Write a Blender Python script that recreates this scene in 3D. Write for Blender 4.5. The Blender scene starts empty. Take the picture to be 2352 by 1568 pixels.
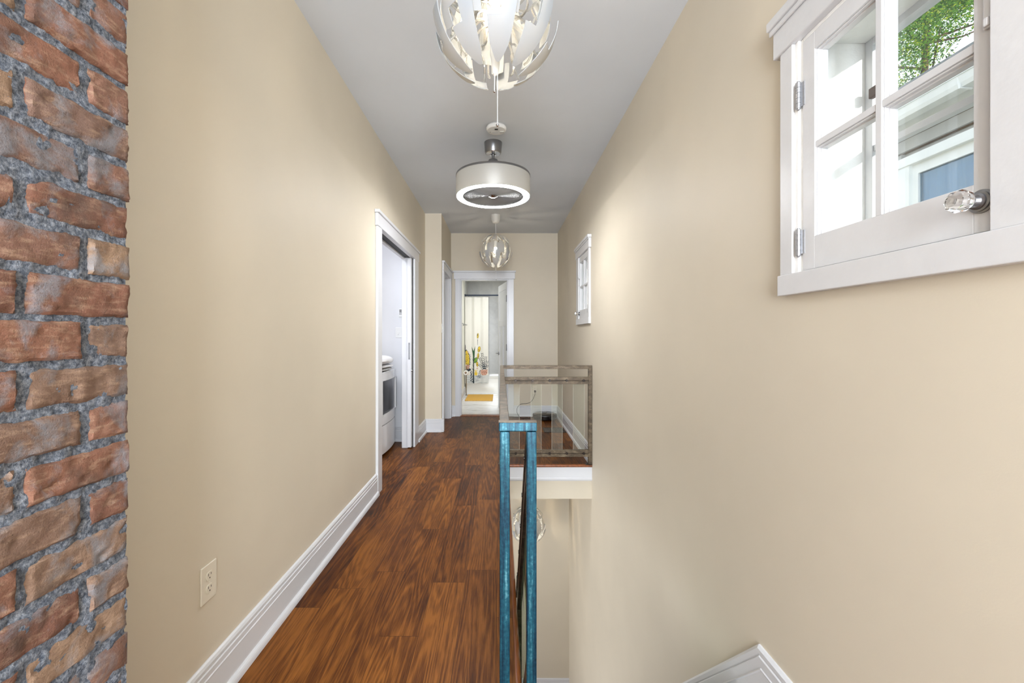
import bpy, bmesh, math, random
from mathutils import Vector, noise as mnoise
SC = bpy.context.scene
COL = SC.collection
PI = math.pi
CAM_H = 1.2084
H = 2.75

# ------------------------------------------------------------------ camera
cd = bpy.data.cameras.new('camera'); cam = bpy.data.objects.new('camera', cd); COL.objects.link(cam)
cam.location = (0, 0, CAM_H); cam.rotation_euler = (PI / 2, 0, 0)
cd.sensor_width = 36.0; cd.lens = 15.0
cd.shift_x = 27 / 2352; cd.shift_y = -13 / 2352
cd.clip_start = 0.02; cd.clip_end = 200
SC.camera = cam
# ------------------------------------------------------------------ world, sun, fill lamps, exposure
W = bpy.data.worlds.new('sky'); SC.world = W; W.use_nodes = True
bg = W.node_tree.nodes['Background']
bg.inputs['Color'].default_value = (0.86, 0.93, 1.0, 1); bg.inputs['Strength'].default_value = 1.15
SC.view_settings.view_transform = 'Standard'; SC.view_settings.look = 'None'
SC.view_settings.gamma = 1.0; SC.view_settings.use_curve_mapping = False
SC.view_settings.exposure = 0.75
sl = bpy.data.lights.new('sun', 'SUN'); sl.energy = 2.6; sl.angle = 0.02; sl.color = (1.0, 0.95, 0.86)
so = bpy.data.objects.new('sun', sl); COL.objects.link(so)
so.rotation_euler = Vector((-1.0, 2.9, -0.66)).to_track_quat('-Z', 'Y').to_euler()
def area(name, loc, target, sx, sy, power, color):
    l = bpy.data.lights.new(name, 'AREA'); l.shape = 'RECTANGLE'; l.size = sx; l.size_y = sy
    l.energy = power; l.color = color
    o = bpy.data.objects.new(name, l); COL.objects.link(o); o.location = loc
    o.rotation_euler = (Vector(target) - Vector(loc)).to_track_quat('-Z', 'Z').to_euler()
    return o
# added fill lamps with no seen source: landing, lower hall, bathroom, laundry
area('landing_fill', (0.05, -2.53, 1.5), (-0.15, 2, 1.40), 1.3, 2.1, 172, (0.87, 0.94, 1.03))  # fill added in front of the added shaded window behind the camera
area('lower_hall_fill', (-2.05, 3.5, -2.0), (0.8, 4.2, -2.0), 2.2, 1.8, 46, (0.92, 0.96, 1.02))
area('bathroom_fill', (0.1, 7.6, 2.42), (0.1, 7.6, 0), 0.7, 0.7, 15, (0.95, 0.97, 1.0))
area('laundry_fill', (-1.8, 3.7, 2.68), (-1.8, 3.7, 0), 0.5, 0.5, 14, (0.97, 0.98, 1.03))

# ------------------------------------------------------------------ helpers
def lin(c):
    c = c / 255.0
    return c / 12.92 if c <= 0.04045 else ((c + 0.055) / 1.055) ** 2.4
def rgb(r, g, b): return (lin(r), lin(g), lin(b), 1)

class NT:
    def __init__(s, name):
        s.m = bpy.data.materials.new(name); s.m.use_nodes = True
        s.t = s.m.node_tree; s.n = s.t.nodes; s.l = s.t.links
        s.b = s.n['Principled BSDF']; s.out = s.n['Material Output']
    def new(s, typ, **kw):
        nd = s.n.new(typ)
        for k, v in kw.items(): setattr(nd, k, v)
        return nd
    def link(s, a, b): s.l.new(a, b)
    def math(s, op, a, b=None, c=None, clamp=False):
        nd = s.new('ShaderNodeMath', operation=op); nd.use_clamp = clamp
        for i, v in enumerate((a, b, c)):
            if v is None: continue
            if isinstance(v, (int, float)): nd.inputs[i].default_value = v
            else: s.link(v, nd.inputs[i])
        return nd.outputs[0]
    def obj(s):
        return s.new('ShaderNodeTexCoord').outputs['Object']
    def noise(s, vec, scale, detail=4, rough=0.5, dist=0.0):
        nd = s.new('ShaderNodeTexNoise'); s.link(vec, nd.inputs['Vector'])
        nd.inputs['Scale'].default_value = scale; nd.inputs['Detail'].default_value = detail
        nd.inputs['Roughness'].default_value = rough; nd.inputs['Distortion'].default_value = dist
        return nd.outputs['Fac']
    def ramp(s, fac, stops):
        nd = s.new('ShaderNodeValToRGB'); s.link(fac, nd.inputs[0])
        e = nd.color_ramp.elements
        while len(e) < len(stops): e.new(0.5)
        for i, (p, c) in enumerate(stops):
            e[i].position = p; e[i].color = c if len(c) == 4 else (*c, 1)
        return nd.outputs[0]
    def mix(s, fac, a, b, typ='MIX'):
        nd = s.new('ShaderNodeMix', data_type='RGBA', blend_type=typ)
        for i, v in ((0, fac), (6, a), (7, b)):
            if isinstance(v, (int, float)): nd.inputs[i].default_value = v
            elif isinstance(v, tuple): nd.inputs[i].default_value = v
            else: s.link(v, nd.inputs[i])
        return nd.outputs[2]
    def vec(s, x, y, z):
        nd = s.new('ShaderNodeCombineXYZ')
        for i, v in enumerate((x, y, z)):
            if isinstance(v, (int, float)): nd.inputs[i].default_value = v
            else: s.link(v, nd.inputs[i])
        return nd.outputs[0]
    def sep(s, v):
        nd = s.new('ShaderNodeSeparateXYZ'); s.link(v, nd.inputs[0]); return nd.outputs
    def scale(s, v, sx, sy, sz):
        nd = s.new('ShaderNodeMapping'); s.link(v, nd.inputs[0]); nd.inputs['Scale'].default_value = (sx, sy, sz)
        return nd.outputs[0]
    def bump(s, h, strength, dist=0.01):
        nd = s.new('ShaderNodeBump'); s.link(h, nd.inputs['Height'])
        nd.inputs['Strength'].default_value = strength; nd.inputs['Distance'].default_value = dist
        s.link(nd.outputs[0], s.b.inputs['Normal'])
    def set(s, **kw):
        names = dict(color='Base Color', rough='Roughness', metal='Metallic', ior='IOR', trans='Transmission Weight',
                     alpha='Alpha', coat='Coat Weight', spec='Specular IOR Level', ecol='Emission Color', estr='Emission Strength')
        for k, v in kw.items():
            i = s.b.inputs[names[k]]
            if isinstance(v, (int, float, tuple)): i.default_value = v
            else: s.link(v, i)
        return s

def plain(name, color, rough=0.5, metal=0.0, bump=0.0, bscale=60, vary=0.0, vscale=3, spec=0.5, coat=0.0):
    t = NT(name); t.set(color=color, rough=rough, metal=metal, spec=spec, coat=coat)
    if vary:
        n = t.noise(t.obj(), vscale, 5, 0.6)
        lo = tuple(c * (1 - vary) for c in color[:3]) + (1,); hi = tuple(min(1, c * (1 + vary)) for c in color[:3]) + (1,)
        t.set(color=t.ramp(n, [(0.3, lo), (0.7, hi)]))
    if bump: t.bump(t.noise(t.obj(), bscale, 3), bump, 0.004)
    return t.m
def emit(name, color, strength):
    t = NT(name); t.set(color=color, ecol=color, estr=strength); return t.m
def thin_glass(name, tint=(1, 1, 1, 1), refl=1.0, veil=0.0, veil_col=(0.8, 0.85, 0.85, 1)):
    t = NT(name)
    tr = t.new('ShaderNodeBsdfTransparent'); tr.inputs[0].default_value = tint
    gl = t.new('ShaderNodeBsdfGlossy'); gl.inputs['Roughness'].default_value = 0.02
    fr = t.new('ShaderNodeFresnel'); fr.inputs[0].default_value = 1.45
    mx = t.new('ShaderNodeMixShader')
    t.link(t.math('MULTIPLY', fr.outputs[0], refl), mx.inputs[0]); t.link(tr.outputs[0], mx.inputs[1]); t.link(gl.outputs[0], mx.inputs[2])
    o = mx.outputs[0]
    if veil:
        df = t.new('ShaderNodeBsdfDiffuse'); df.inputs[0].default_value = veil_col
        m2 = t.new('ShaderNodeMixShader'); m2.inputs[0].default_value = veil
        t.link(o, m2.inputs[1]); t.link(df.outputs[0], m2.inputs[2]); o = m2.outputs[0]
    t.link(o, t.out.inputs[0]); return t.m

# ------------------------------------------------------------------ materials
M = {}
def wall_mat(name, c):
    t = NT(name); o = t.obj()
    n = t.noise(o, 1.6, 3, 0.5)
    a = rgb(*c); lo = tuple(x * 0.965 for x in a[:3]) + (1,); hi = tuple(x * 1.035 for x in a[:3]) + (1,)
    t.set(color=t.ramp(n, [(0.3, lo), (0.7, hi)]), rough=0.55, spec=0.25)
    t.bump(t.noise(o, 260, 2), 0.05, 0.002); return t.m
M['wall'] = wall_mat('beige_wall_paint', (212, 202, 183))
M['wall_low'] = wall_mat('beige_lower_wall_paint', (209, 199, 180))
M['white_wall'] = wall_mat('white_wall_paint', (226, 227, 230))
M['bath_wall'] = wall_mat('cream_white_wall_paint', (236, 234, 222))
M['ceiling'] = wall_mat('ceiling_paint', (212, 217, 223))
M['trim'] = plain('white_trim_paint', rgb(213, 214, 217), 0.28, bump=0.03, bscale=40)
M['old_trim'] = plain('old_white_paint', rgb(211, 211, 212), 0.32, bump=0.10, bscale=60, vary=0.02, vscale=20)
M['rough_paint'] = plain('weathered_white_paint', rgb(238, 237, 234), 0.5, bump=0.6, bscale=45, vary=0.03, vscale=30)
M['plastic'] = plain('ivory_plastic', rgb(224, 217, 200), 0.3)
M['white_plastic'] = plain('white_plastic', rgb(232, 232, 230), 0.3)
M['dark'] = plain('dark_slot', rgb(28, 26, 25), 0.6)
M['chrome'] = plain('chrome', rgb(190, 192, 196), 0.12, 1.0)
M['nickel'] = plain('brushed_nickel', rgb(150, 150, 152), 0.3, 1.0)
M['hinge'] = plain('worn_steel_hinge', rgb(168, 169, 172), 0.35, 0.7, vary=0.12, vscale=150)
M['black_plastic'] = plain('black_plastic', rgb(30, 29, 29), 0.3)
M['black_gloss'] = plain('black_gloss', rgb(14, 13, 14), 0.08)
M['navy'] = plain('navy_metal', rgb(40, 52, 74), 0.4, 0.3)
M['brass'] = plain('aged_brass', rgb(120, 100, 62), 0.35, 0.8)
M['pane'] = thin_glass('window_glass', (0.99, 1, 1, 1), 0.08)
M['rail_glass'] = thin_glass('railing_glass', (0.93, 0.95, 0.92, 1), 1.0, 0.07, (0.62, 0.58, 0.5, 1))  # veil: pale reflection painted into the glass as diffuse colour
M['stair_glass'] = thin_glass('stair_glass', (0.74, 0.86, 0.70, 1), 1.0, 0.06, (0.6, 0.7, 0.5, 1))
M['clear'] = thin_glass('clear_plastic', (0.93, 0.93, 0.92, 1), 2.6, 0.12, (1, 0.97, 0.9, 1))
M['glass_edge'] = plain('bright_glass_edge', rgb(205, 205, 190), 0.2)
t = NT('crystal'); t.set(color=(1, 1, 1, 1), rough=0.0, trans=1.0, ior=1.52); M['crystal'] = t.m

def wood_floor():
    t = NT('hardwood_planks'); o = t.obj(); x, y, z = t.sep(o)
    PW, PL = 0.157, 0.95
    X = t.math('DIVIDE', t.math('ADD', x, 0.0165 + PW * 40), PW)
    row = t.math('FLOOR', X); fx = t.math('FRACT', X)
    wn = t.new('ShaderNodeTexWhiteNoise', noise_dimensions='1D'); t.link(row, wn.inputs['W'])
    yo = t.math('ADD', t.math('DIVIDE', t.math('ADD', y, 20.0), PL), t.math('MULTIPLY', wn.outputs['Value'], 7.0))
    idx = t.math('FLOOR', yo); fy = t.math('FRACT', yo)
    w2 = t.new('ShaderNodeTexWhiteNoise', noise_dimensions='2D'); t.link(t.vec(row, idx, 0), w2.inputs['Vector'])
    r = w2.outputs['Value']; rc = t.sep(w2.outputs['Color'])
    off = t.math('MULTIPLY', r, 37.0)
    # cathedral figure: contour lines of a stretched noise
    v1 = t.vec(t.math('ADD', t.math('MULTIPLY', x, 7.5), off), t.math('ADD', t.math('MULTIPLY', y, 0.5), off), off)
    n1 = t.noise(v1, 1.0, 2, 0.5, 0.12)
    ring = t.math('SINE', t.math('MULTIPLY', n1, 120.0))
    ring = t.math('ADD', t.math('MULTIPLY', ring, 0.5), 0.5)
    ring = t.math('POWER', ring, 1.6)
    v2 = t.vec(t.math('ADD', t.math('MULTIPLY', x, 230.0), off), t.math('ADD', t.math('MULTIPLY', y, 9.0), off), 0.0)
    n2 = t.noise(v2, 1.0, 3, 0.6)
    v3 = t.vec(t.math('ADD', t.math('MULTIPLY', x, 11.0), off), t.math('ADD', t.math('MULTIPLY', y, 2.4), off), 3.0)
    n3 = t.noise(v3, 1.0, 4, 0.6)
    v = t.math('ADD', t.math('MULTIPLY', ring, 0.17), t.math('MULTIPLY', n2, 0.62))
    v = t.math('ADD', v, t.math('MULTIPLY', n3, 0.62))
    v = t.math('ADD', v, t.math('MULTIPLY', t.math('SUBTRACT', r, 0.5), 0.26))
    col = t.ramp(v, [(0.37, rgb(26, 12, 5)), (0.52, rgb(68, 34, 10)), (0.67, rgb(98, 55, 18)), (0.92, rgb(142, 88, 35))])
    col = t.mix(t.math('MULTIPLY', rc[1], 0.25), col, rgb(66, 32, 14))
    e1 = t.math('LESS_THAN', fx, 0.010); e2 = t.math('LESS_THAN', fy, 0.0022)
    seam = t.math('MAXIMUM', e1, e2)
    col = t.mix(t.math('MULTIPLY', seam, 0.7), col, rgb(34, 17, 10))
    t.set(color=col, rough=t.math('ADD', t.math('MULTIPLY', n2, 0.12), 0.36), spec=0.13)
    t.bump(t.math('SUBTRACT', t.math('MULTIPLY', n2, 0.35), seam), 0.12, 0.002)
    return t.m
M['floor'] = wood_floor()
def wood_edge():
    t = NT('hardwood_nosing'); o = t.obj()
    n = t.noise(t.scale(o, 40, 3, 60), 1.0, 4, 0.6, 0.5)
    t.set(color=t.ramp(n, [(0.3, rgb(92, 48, 22)), (0.7, rgb(150, 84, 38))]), rough=0.3); return t.m
M['nosing'] = wood_edge()
def steel(name, stops, rough, metal, sc):
    t = NT(name); o = t.obj()
    n = t.noise(t.scale(o, *sc), 1.0, 5, 0.65, 0.3)
    n2 = t.noise(o, 90, 3, 0.6)
    v = t.math('ADD', t.math('MULTIPLY', n, 0.75), t.math('MULTIPLY', n2, 0.25))
    t.set(color=t.ramp(v, stops), rough=rough, metal=metal)
    t.bump(n2, 0.08, 0.002); return t.m
M['steel'] = steel('raw_brown_steel', [(0.32, rgb(46, 37, 28)), (0.5, rgb(90, 76, 58)), (0.70, rgb(136, 121, 98))], 0.45, 0.25, (14, 14, 30))
M['steel_dark'] = steel('dark_oiled_steel', [(0.32, rgb(26, 22, 20)), (0.5, rgb(48, 40, 34)), (0.7, rgb(92, 80, 66))], 0.35, 0.5, (30, 30, 30))
M['steel_blue_reflection'] = steel('steel_painted_reflection', [(0.28, rgb(8, 25, 37)), (0.45, rgb(18, 56, 74)), (0.57, rgb(32, 88, 104)), (0.74, rgb(112, 170, 180))], 0.26, 0.45, (75, 75, 4))  # reflection of blue light from behind, painted into the steel colour

def brick_mat():
    t = NT('old_brick'); o = t.obj()
    g = t.new('ShaderNodeNewGeometry'); r = g.outputs['Random Per Island']
    c1 = t.ramp(r, [(0.0, rgb(108, 74, 62)), (0.25, rgb(132, 92, 74)), (0.5, rgb(116, 92, 82)), (0.75, rgb(150, 124, 100)), (1.0, rgb(98, 74, 70))])
    x, y, z = t.sep(o)
    n1 = t.noise(o, 24, 6, 0.7); n2 = t.noise(o, 320, 4, 0.7); n4 = t.noise(t.scale(o, 30, 30, 110), 1.0, 4, 0.65)
    c = t.mix(t.math('MULTIPLY', t.ramp(n1, [(0.42, (0, 0, 0, 1)), (0.62, (1, 1, 1, 1))]), 0.55), c1, rgb(98, 72, 56))
    c = t.mix(t.math('MULTIPLY', t.ramp(n4, [(0.5, (0, 0, 0, 1)), (0.72, (1, 1, 1, 1))]), 0.55), c, rgb(172, 144, 120))
    n3 = t.noise(o, 11, 5, 0.62, 0.6)
    smear = t.ramp(n3, [(0.49, (0, 0, 0, 1)), (0.62, (1, 1, 1, 1))])
    c = t.mix(t.math('MULTIPLY', smear, t.math('ADD', t.math('MULTIPLY', n2, 0.9), 0.2, None, True)), c, rgb(122, 126, 132))
    soot = t.ramp(t.noise(o, 7, 4, 0.6, 0.4), [(0.54, (0, 0, 0, 1)), (0.68, (1, 1, 1, 1))])
    c = t.mix(t.math('MULTIPLY', soot, 0.6), c, rgb(64, 58, 54))
    sp = t.ramp(n2, [(0.30, (1, 1, 1, 1)), (0.42, (0, 0, 0, 1))])
    c = t.mix(t.math('MULTIPLY', sp, 0.6), c, rgb(74, 58, 52))
    t.set(color=c, rough=0.85, spec=0.25)
    t.bump(t.math('ADD', t.math('MULTIPLY', n2, 0.6), n4), 0.8, 0.0035); return t.m
M['brick'] = brick_mat()
def mortar_mat():
    t = NT('grey_mortar'); o = t.obj()
    n1 = t.noise(o, 130, 5, 0.75); n2 = t.noise(o, 16, 4, 0.6)
    c = t.ramp(n1, [(0.34, rgb(46, 50, 57)), (0.47, rgb(98, 103, 111)), (0.66, rgb(164, 167, 172))])
    c = t.mix(t.math('MULTIPLY', n2, 0.5), c, rgb(96, 104, 118))
    t.set(color=c, rough=0.9, spec=0.2); t.bump(n1, 1.0, 0.006); return t.m
M['mortar'] = mortar_mat()

# ------------------------------------------------------------------ mesh builder
class MB:
    def __init__(s): s.v = []; s.f = []; s.mi = []; s.sm = []
    def add(s, vs, fs, mi=0, smooth=False):
        o = len(s.v); s.v += [tuple(v) for v in vs]
        for f in fs: s.f.append(tuple(i + o for i in f)); s.mi.append(mi); s.sm.append(smooth)
        return s
    def box(s, x0, y0, z0, x1, y1, z1, mi=0):
        x0, x1 = sorted((x0, x1)); y0, y1 = sorted((y0, y1)); z0, z1 = sorted((z0, z1))
        v = [(x0,y0,z0),(x1,y0,z0),(x1,y1,z0),(x0,y1,z0),(x0,y0,z1),(x1,y0,z1),(x1,y1,z1),(x0,y1,z1)]
        return s.add(v, [(0,3,2,1),(4,5,6,7),(0,1,5,4),(1,2,6,5),(2,3,7,6),(3,0,4,7)], mi)
    def prism(s, pts, ax, a, b, mi=0, smooth=False):
        """closed 2-D outline extruded along axis ax from a to b; pts are the other two coordinates in xyz order"""
        def P(p, h):
            q = list(p); q.insert(ax, h); return tuple(q)
        n = len(pts); v = [P(p, a) for p in pts] + [P(p, b) for p in pts]
        f = [tuple(range(n))[::-1], tuple(range(n, 2*n))] + [(i, (i+1) % n, n + (i+1) % n, n + i) for i in range(n)]
        o = len(s.v); s.v += v
        for k, fc in enumerate(f):
            s.f.append(tuple(i + o for i in fc)); s.mi.append(mi); s.sm.append(smooth and k > 1)
        return s
    def lathe(s, prof, c=(0,0,0), n=32, ax=2, mi=0, smooth=True, sx=1.0, sy=1.0):
        """profile (r, h) around axis ax through c"""
        v = []; f = []; m = len(prof)
        for i in range(n):
            a = 2*PI*i/n
            for r, h in prof:
                p = (r*math.cos(a)*sx, r*math.sin(a)*sy, h)
                if ax == 0: p = (p[2], p[0], p[1])
                elif ax == 1: p = (p[0], p[2], p[1])
                v.append((p[0]+c[0], p[1]+c[1], p[2]+c[2]))
        for i in range(n):
            j = (i+1) % n
            for k in range(m-1): f.append((i*m+k, j*m+k, j*m+k+1, i*m+k+1))
        return s.add(v, f, mi, smooth)
    def sphere(s, c, r, n=20, m=12, mi=0, sz=1.0):
        return s.lathe([(max(1e-5, r*math.sin(PI*k/m)), -r*sz*math.cos(PI*k/m)) for k in range(m+1)], c, n, 2, mi)
    def tube(s, pts, r, n=8, mi=0, smooth=True, cap=True):
        pts = [Vector(p) for p in pts]; rs = r if isinstance(r, (list, tuple)) else [r]*len(pts)
        v = []; f = []; prev = None
        for i, p in enumerate(pts):
            d = (pts[min(i+1, len(pts)-1)] - pts[max(i-1, 0)]).normalized()
            if prev is None:
                u = d.orthogonal().normalized()
            else:
                u = (prev - d*prev.dot(d)).normalized()
            prev = u; w = d.cross(u)
            for k in range(n):
                a = 2*PI*k/n; v.append(p + (u*math.cos(a) + w*math.sin(a))*rs[i])
        for i in range(len(pts)-1):
            for k in range(n):
                l = (k+1) % n; f.append((i*n+k, i*n+l, (i+1)*n+l, (i+1)*n+k))
        if cap: f += [tuple(range(n))[::-1], tuple(range((len(pts)-1)*n, len(pts)*n))]
        return s.add(v, f, mi, smooth)
    def bar(s, p, q, w, h, up=(0,0,1), mi=0):
        """rectangular bar from p to q, w sideways, h along up"""
        p = Vector(p); q = Vector(q); d = (q-p).normalized(); side = d.cross(Vector(up)).normalized(); u = side.cross(d).normalized()
        v = []
        for e in (p, q):
            for a, b in ((-1,-1),(1,-1),(1,1),(-1,1)): v.append(e + side*(a*w/2) + u*(b*h/2))
        return s.add(v, [(0,1,2,3),(7,6,5,4),(0,4,5,1),(1,5,6,2),(2,6,7,3),(3,7,4,0)], mi)
    def build(s, name, mats, parent=None, bevel=0.0, loc=None, seg=2, solid=0.0):
        me = bpy.data.meshes.new(name); me.from_pydata(s.v, [], s.f); me.update()
        if not isinstance(mats, (list, tuple)): mats = [mats]
        for m in mats: me.materials.append(m)
        for p, mi, sm in zip(me.polygons, s.mi, s.sm): p.material_index = mi; p.use_smooth = sm
        bm = bmesh.new(); bm.from_mesh(me)
        bmesh.ops.recalc_face_normals(bm, faces=bm.faces)
        if solid:
            bmesh.ops.remove_doubles(bm, verts=bm.verts[:], dist=1e-5); bmesh.ops.recalc_face_normals(bm, faces=bm.faces[:])
            bmesh.ops.solidify(bm, geom=bm.faces[:], thickness=solid)
        bmesh.ops.delete(bm, geom=[v_ for v_ in bm.verts if not v_.link_faces], context='VERTS')
        bm.to_mesh(me); bm.free()
        if any(s.sm): me.set_sharp_from_angle(angle=0.75)
        o = bpy.data.objects.new(name, me); COL.objects.link(o)
        if bevel:
            b = o.modifiers.new('bevel', 'BEVEL'); b.width = bevel; b.segments = seg; b.limit_method = 'ANGLE'; b.angle_limit = 0.7
        if parent:
            o.parent = parent
        if loc: o.location = loc
        return o

def struct(o): o['kind'] = 'structure'; return o
def empty(name, loc=(0, 0, 0), rz=0.0):
    o = bpy.data.objects.new(name, None); COL.objects.link(o); o.location = loc; o.rotation_euler = (0, 0, rz)
    o.empty_display_size = 0.1; return o
def tag(o, label, cat, group=None):
    o['label'] = label; o['category'] = cat
    if group: o['group'] = group
    return o
def copy_tree(o, parent=None):
    c = o.copy(); COL.objects.link(c)
    if parent: c.parent = parent
    for ch in list(o.children): copy_tree(ch, c)
    return c

# ================================================================== SETTING
XL, XR, YF, YC, XC = -0.947, 0.864, 6.415, 5.376, -0.74
LOW = -3.25
def slab_wall(axis, a0, a1, u0, u1, z0, z1, holes):
    """wall slab: thickness a0..a1 on axis (0=x,1=y), runs u0..u1 on the other, with rectangular holes (u0,u1,z0,z1)"""
    m = MB()
    us = sorted({u0, u1, *[h[0] for h in holes], *[h[1] for h in holes]}); zs = sorted({z0, z1, *[h[2] for h in holes], *[h[3] for h in holes]})
    for i in range(len(us)-1):
        for k in range(len(zs)-1):
            uc, zc = (us[i]+us[i+1])/2, (zs[k]+zs[k+1])/2
            if any(h[0] < uc < h[1] and h[2] < zc < h[3] for h in holes): continue
            if axis == 0: m.box(a0, us[i], zs[k], a1, us[i+1], zs[k+1])
            else: m.box(us[i], a0, zs[k], us[i+1], a1, zs[k+1])
    return m
D1 = (3.35, 4.64, 2.066)      # laundry opening
D2 = (5.54, 6.25, 2.06)       # closet door on the stepped wall
D3 = (-0.60, 0.118, 2.06)     # bathroom doorway
W1 = (0.7365, 1.2345, 1.389, 2.052)
W2 = (4.125, 4.623, 1.389, 2.052)
struct(slab_wall(0, XL-0.115, XL, -2.6, YC, 0, H, [(D1[0], D1[1], -0.1, D1[2])]).build('wall_left', M['wall']))
m = MB(); m.box(XL-0.115, YC, 0, XC, YC+0.16, H)
for b in ((YC+0.16, D2[0], 0, H), (D2[1], YF, 0, H), (D2[0], D2[1], D2[2], H)): m.box(XC-0.11, b[0], b[2], XC, b[1], b[3])
struct(m.build('wall_left_step', M['wall']))
struct(slab_wall(1, YF, YF+0.11, XC-0.11, XR, 0, H, [(D3[0], D3[1], -0.1, D3[2])]).build('wall_far', M['wall']))
struct(slab_wall(0, XR, XR+0.205, -2.6, 9.8, LOW, H, [W1, W2]).build('wall_right', M['wall']))
struct(slab_wall(1, -2.7, -2.6, XL-0.115, XR+0.205, 0, H, [(-0.8, 0.7, 0.4, 2.6)]).build('wall_back', M['wall']))
w3 = struct(empty('added_window', (-0.05, -2.6, 0.4)))  # unseen window added behind the camera to go with the landing fill
_m = MB()
for _b in ((-0.9, 0.32, -0.8, 2.68), (0.7, 0.32, 0.8, 2.68), (-0.8, 0.32, 0.7, 0.4), (-0.8, 2.6, 0.7, 2.68)): _m.box(_b[0]+0.05, -0.0, _b[1]-0.4, _b[2]+0.05, 0.02, _b[3]-0.4)
_m.build('window_frame', M['trim'], w3)  # frame of the added unseen window
MB().box(-0.77, -0.06, 0.0, 0.77, -0.055, 2.2).build('sun_block_shade', plain('sun_block_white', rgb(235, 235, 232), 0.8), w3)  # unseen shade added to block the sun at the wall opening
struct(MB().box(-2.75, -2.7, H, XR+0.205, 6.525, H+0.12).build('ceiling', M['ceiling']))
# upper floor: planks with the stair opening left out
m = MB(); FT = 0.03
m.box(XL-0.115, -2.6, -FT, 0.055, 6.525, 0); m.box(0.055, -2.6, -FT, XR, 1.40, 0); m.box(0.055, 4.025, -FT, XR, 6.525, 0)
m.box(-2.7, 2.3, -FT, XL-0.115, 4.95, 0)
struct(m.build('floor', M['floor']))
# rounded nosing round the opening
def nose(a, b, out):
    r = 0.014
    pts = [(0, 0), (0.006, 0)] + [(0.006 + r*math.sin(t), -r + r*math.cos(t)) for t in [PI*k/8 for k in range(1, 8)]] + [(0.006, -2*r), (0, -2*r)]
    return pts
m = MB()
pr = nose(0, 0, 0)
m.prism([(0.055+p, q) for p, q in pr], 1, 1.40, 4.025)
m.prism([(4.025-p, q) for p, q in pr], 0, 0.055, XR)
m.prism([(1.40+p, q) for p, q in pr], 0, 0.055, XR)
struct(m.build('trim_1', M['nosing']))
# floor structure below and the painted fascia
m = MB()
m.box(XL-0.115, -2.6, -0.33, 0.05, 6.4, -FT-0.001); m.box(0.05, -2.6, -0.33, XR, 1.38, -FT-0.001); m.box(0.05, 4.03, -0.33, XR, 6.4, -FT-0.001)
struct(m.build('ceiling_lower', M['wall_low']))
def fascia_prof():  # (out, z)
    return [(0, -0.028), (0.014, -0.028), (0.014, -0.125), (0.020, -0.128), (0.020, -0.141), (0.014, -0.150), (0.008, -0.158), (0, -0.158)]
m = MB(); m.prism([(4.03-p, q) for p, q in fascia_prof()], 0, 0.05, XR)
struct(m.build('trim_2', M['trim']))
# lower hall
struct(MB().box(-2.2, 5.36, LOW, XR, 5.46, -0.33).build('wall_lower_far', M['wall_low']))
struct(MB().box(-2.3, -1.0, LOW, -2.2, 5.46, -0.33).build('wall_lower_left', M['wall_low']))
struct(MB().box(-2.2, -1.1, LOW, XR, -1.0, -0.33).build('wall_lower_back', M['wall_low']))
struct(MB().box(-2.2, -1.0, LOW-0.05, XR, 5.36, LOW).build('floor_lower', M['floor']))
struct(MB().box(-2.3, -1.1, -0.36, XL-0.115, 5.46, -0.33).build('ceiling_lower_hall', M['ceiling']))
# stairs going down away from the landing
m = MB(); rise, run = 0.203, 0.197; n = 16
for k in range(n):
    y0 = 1.425 + k*run; zt = -(k+1)*rise
    m.box(0.05, y0-0.02, zt-0.03, XR, y0+run+0.005, zt, 0)
    m.box(0.05, y0-0.01, zt-0.03, XR, y0+0.008, zt+rise-0.03, 1)
    m.box(0.06, y0, max(LOW, zt-0.35), XR-0.01, y0+run, zt-0.03, 1)
struct(m.build('stairs', [M['floor'], M['trim']]))

# ------------------------------------------------------------------ baseboards
def base_profile(h=0.163):   # (out, z) from the wall
    s = h/0.163
    sh = [(0.032 - 0.014*(1-math.cos(t)), 0.004 + 0.024*math.sin(t)*s) for t in [PI/2*k/5 for k in range(6)]]
    return [(0, 0), (0.032, 0), *sh, (0.017, 0.03*s), (0.017, 0.112*s), (0.0185, 0.1155*s), (0.0155, 0.1185*s), (0.0155, 0.136*s), (0.012, 0.1395*s), (0.0135, 0.1425*s),
            (0.0135, 0.152*s), (0.009, 0.160*s), (0.003, 0.163*s), (0, 0.163*s)]
def base_x(name, x, sgn, runs, h=0.163, z=0):
    m = MB()
    for y0, y1 in runs: m.prism([(x + sgn*p, z + q) for p, q in base_profile(h)], 1, y0, y1)
    return struct(m.build(name, M['trim']))
def base_y(name, y, sgn, runs, h=0.163, z=0):
    m = MB()
    for x0, x1 in runs: m.prism([(y + sgn*p, z + q) for p, q in base_profile(h)], 0, x0, x1)
    return struct(m.build(name, M['trim']))
base_x('baseboard_left', XL, 1, [(0.95, 3.24), (4.85, YC)])
base_y('baseboard_left_step', YC, -1, [(XL, XC+0.032)])
base_x('baseboard_left_far', XC, 1, [(YC-0.032, 5.43), (6.365, YF)])
base_y('baseboard_far', YF, -1, [(XC, -0.675), (0.203, XR)])
base_x('baseboard_right', XR, -1, [(4.03, YF)])
base_y('baseboard_lower', 5.36, -1, [(-2.2, XR)], z=LOW)
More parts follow.
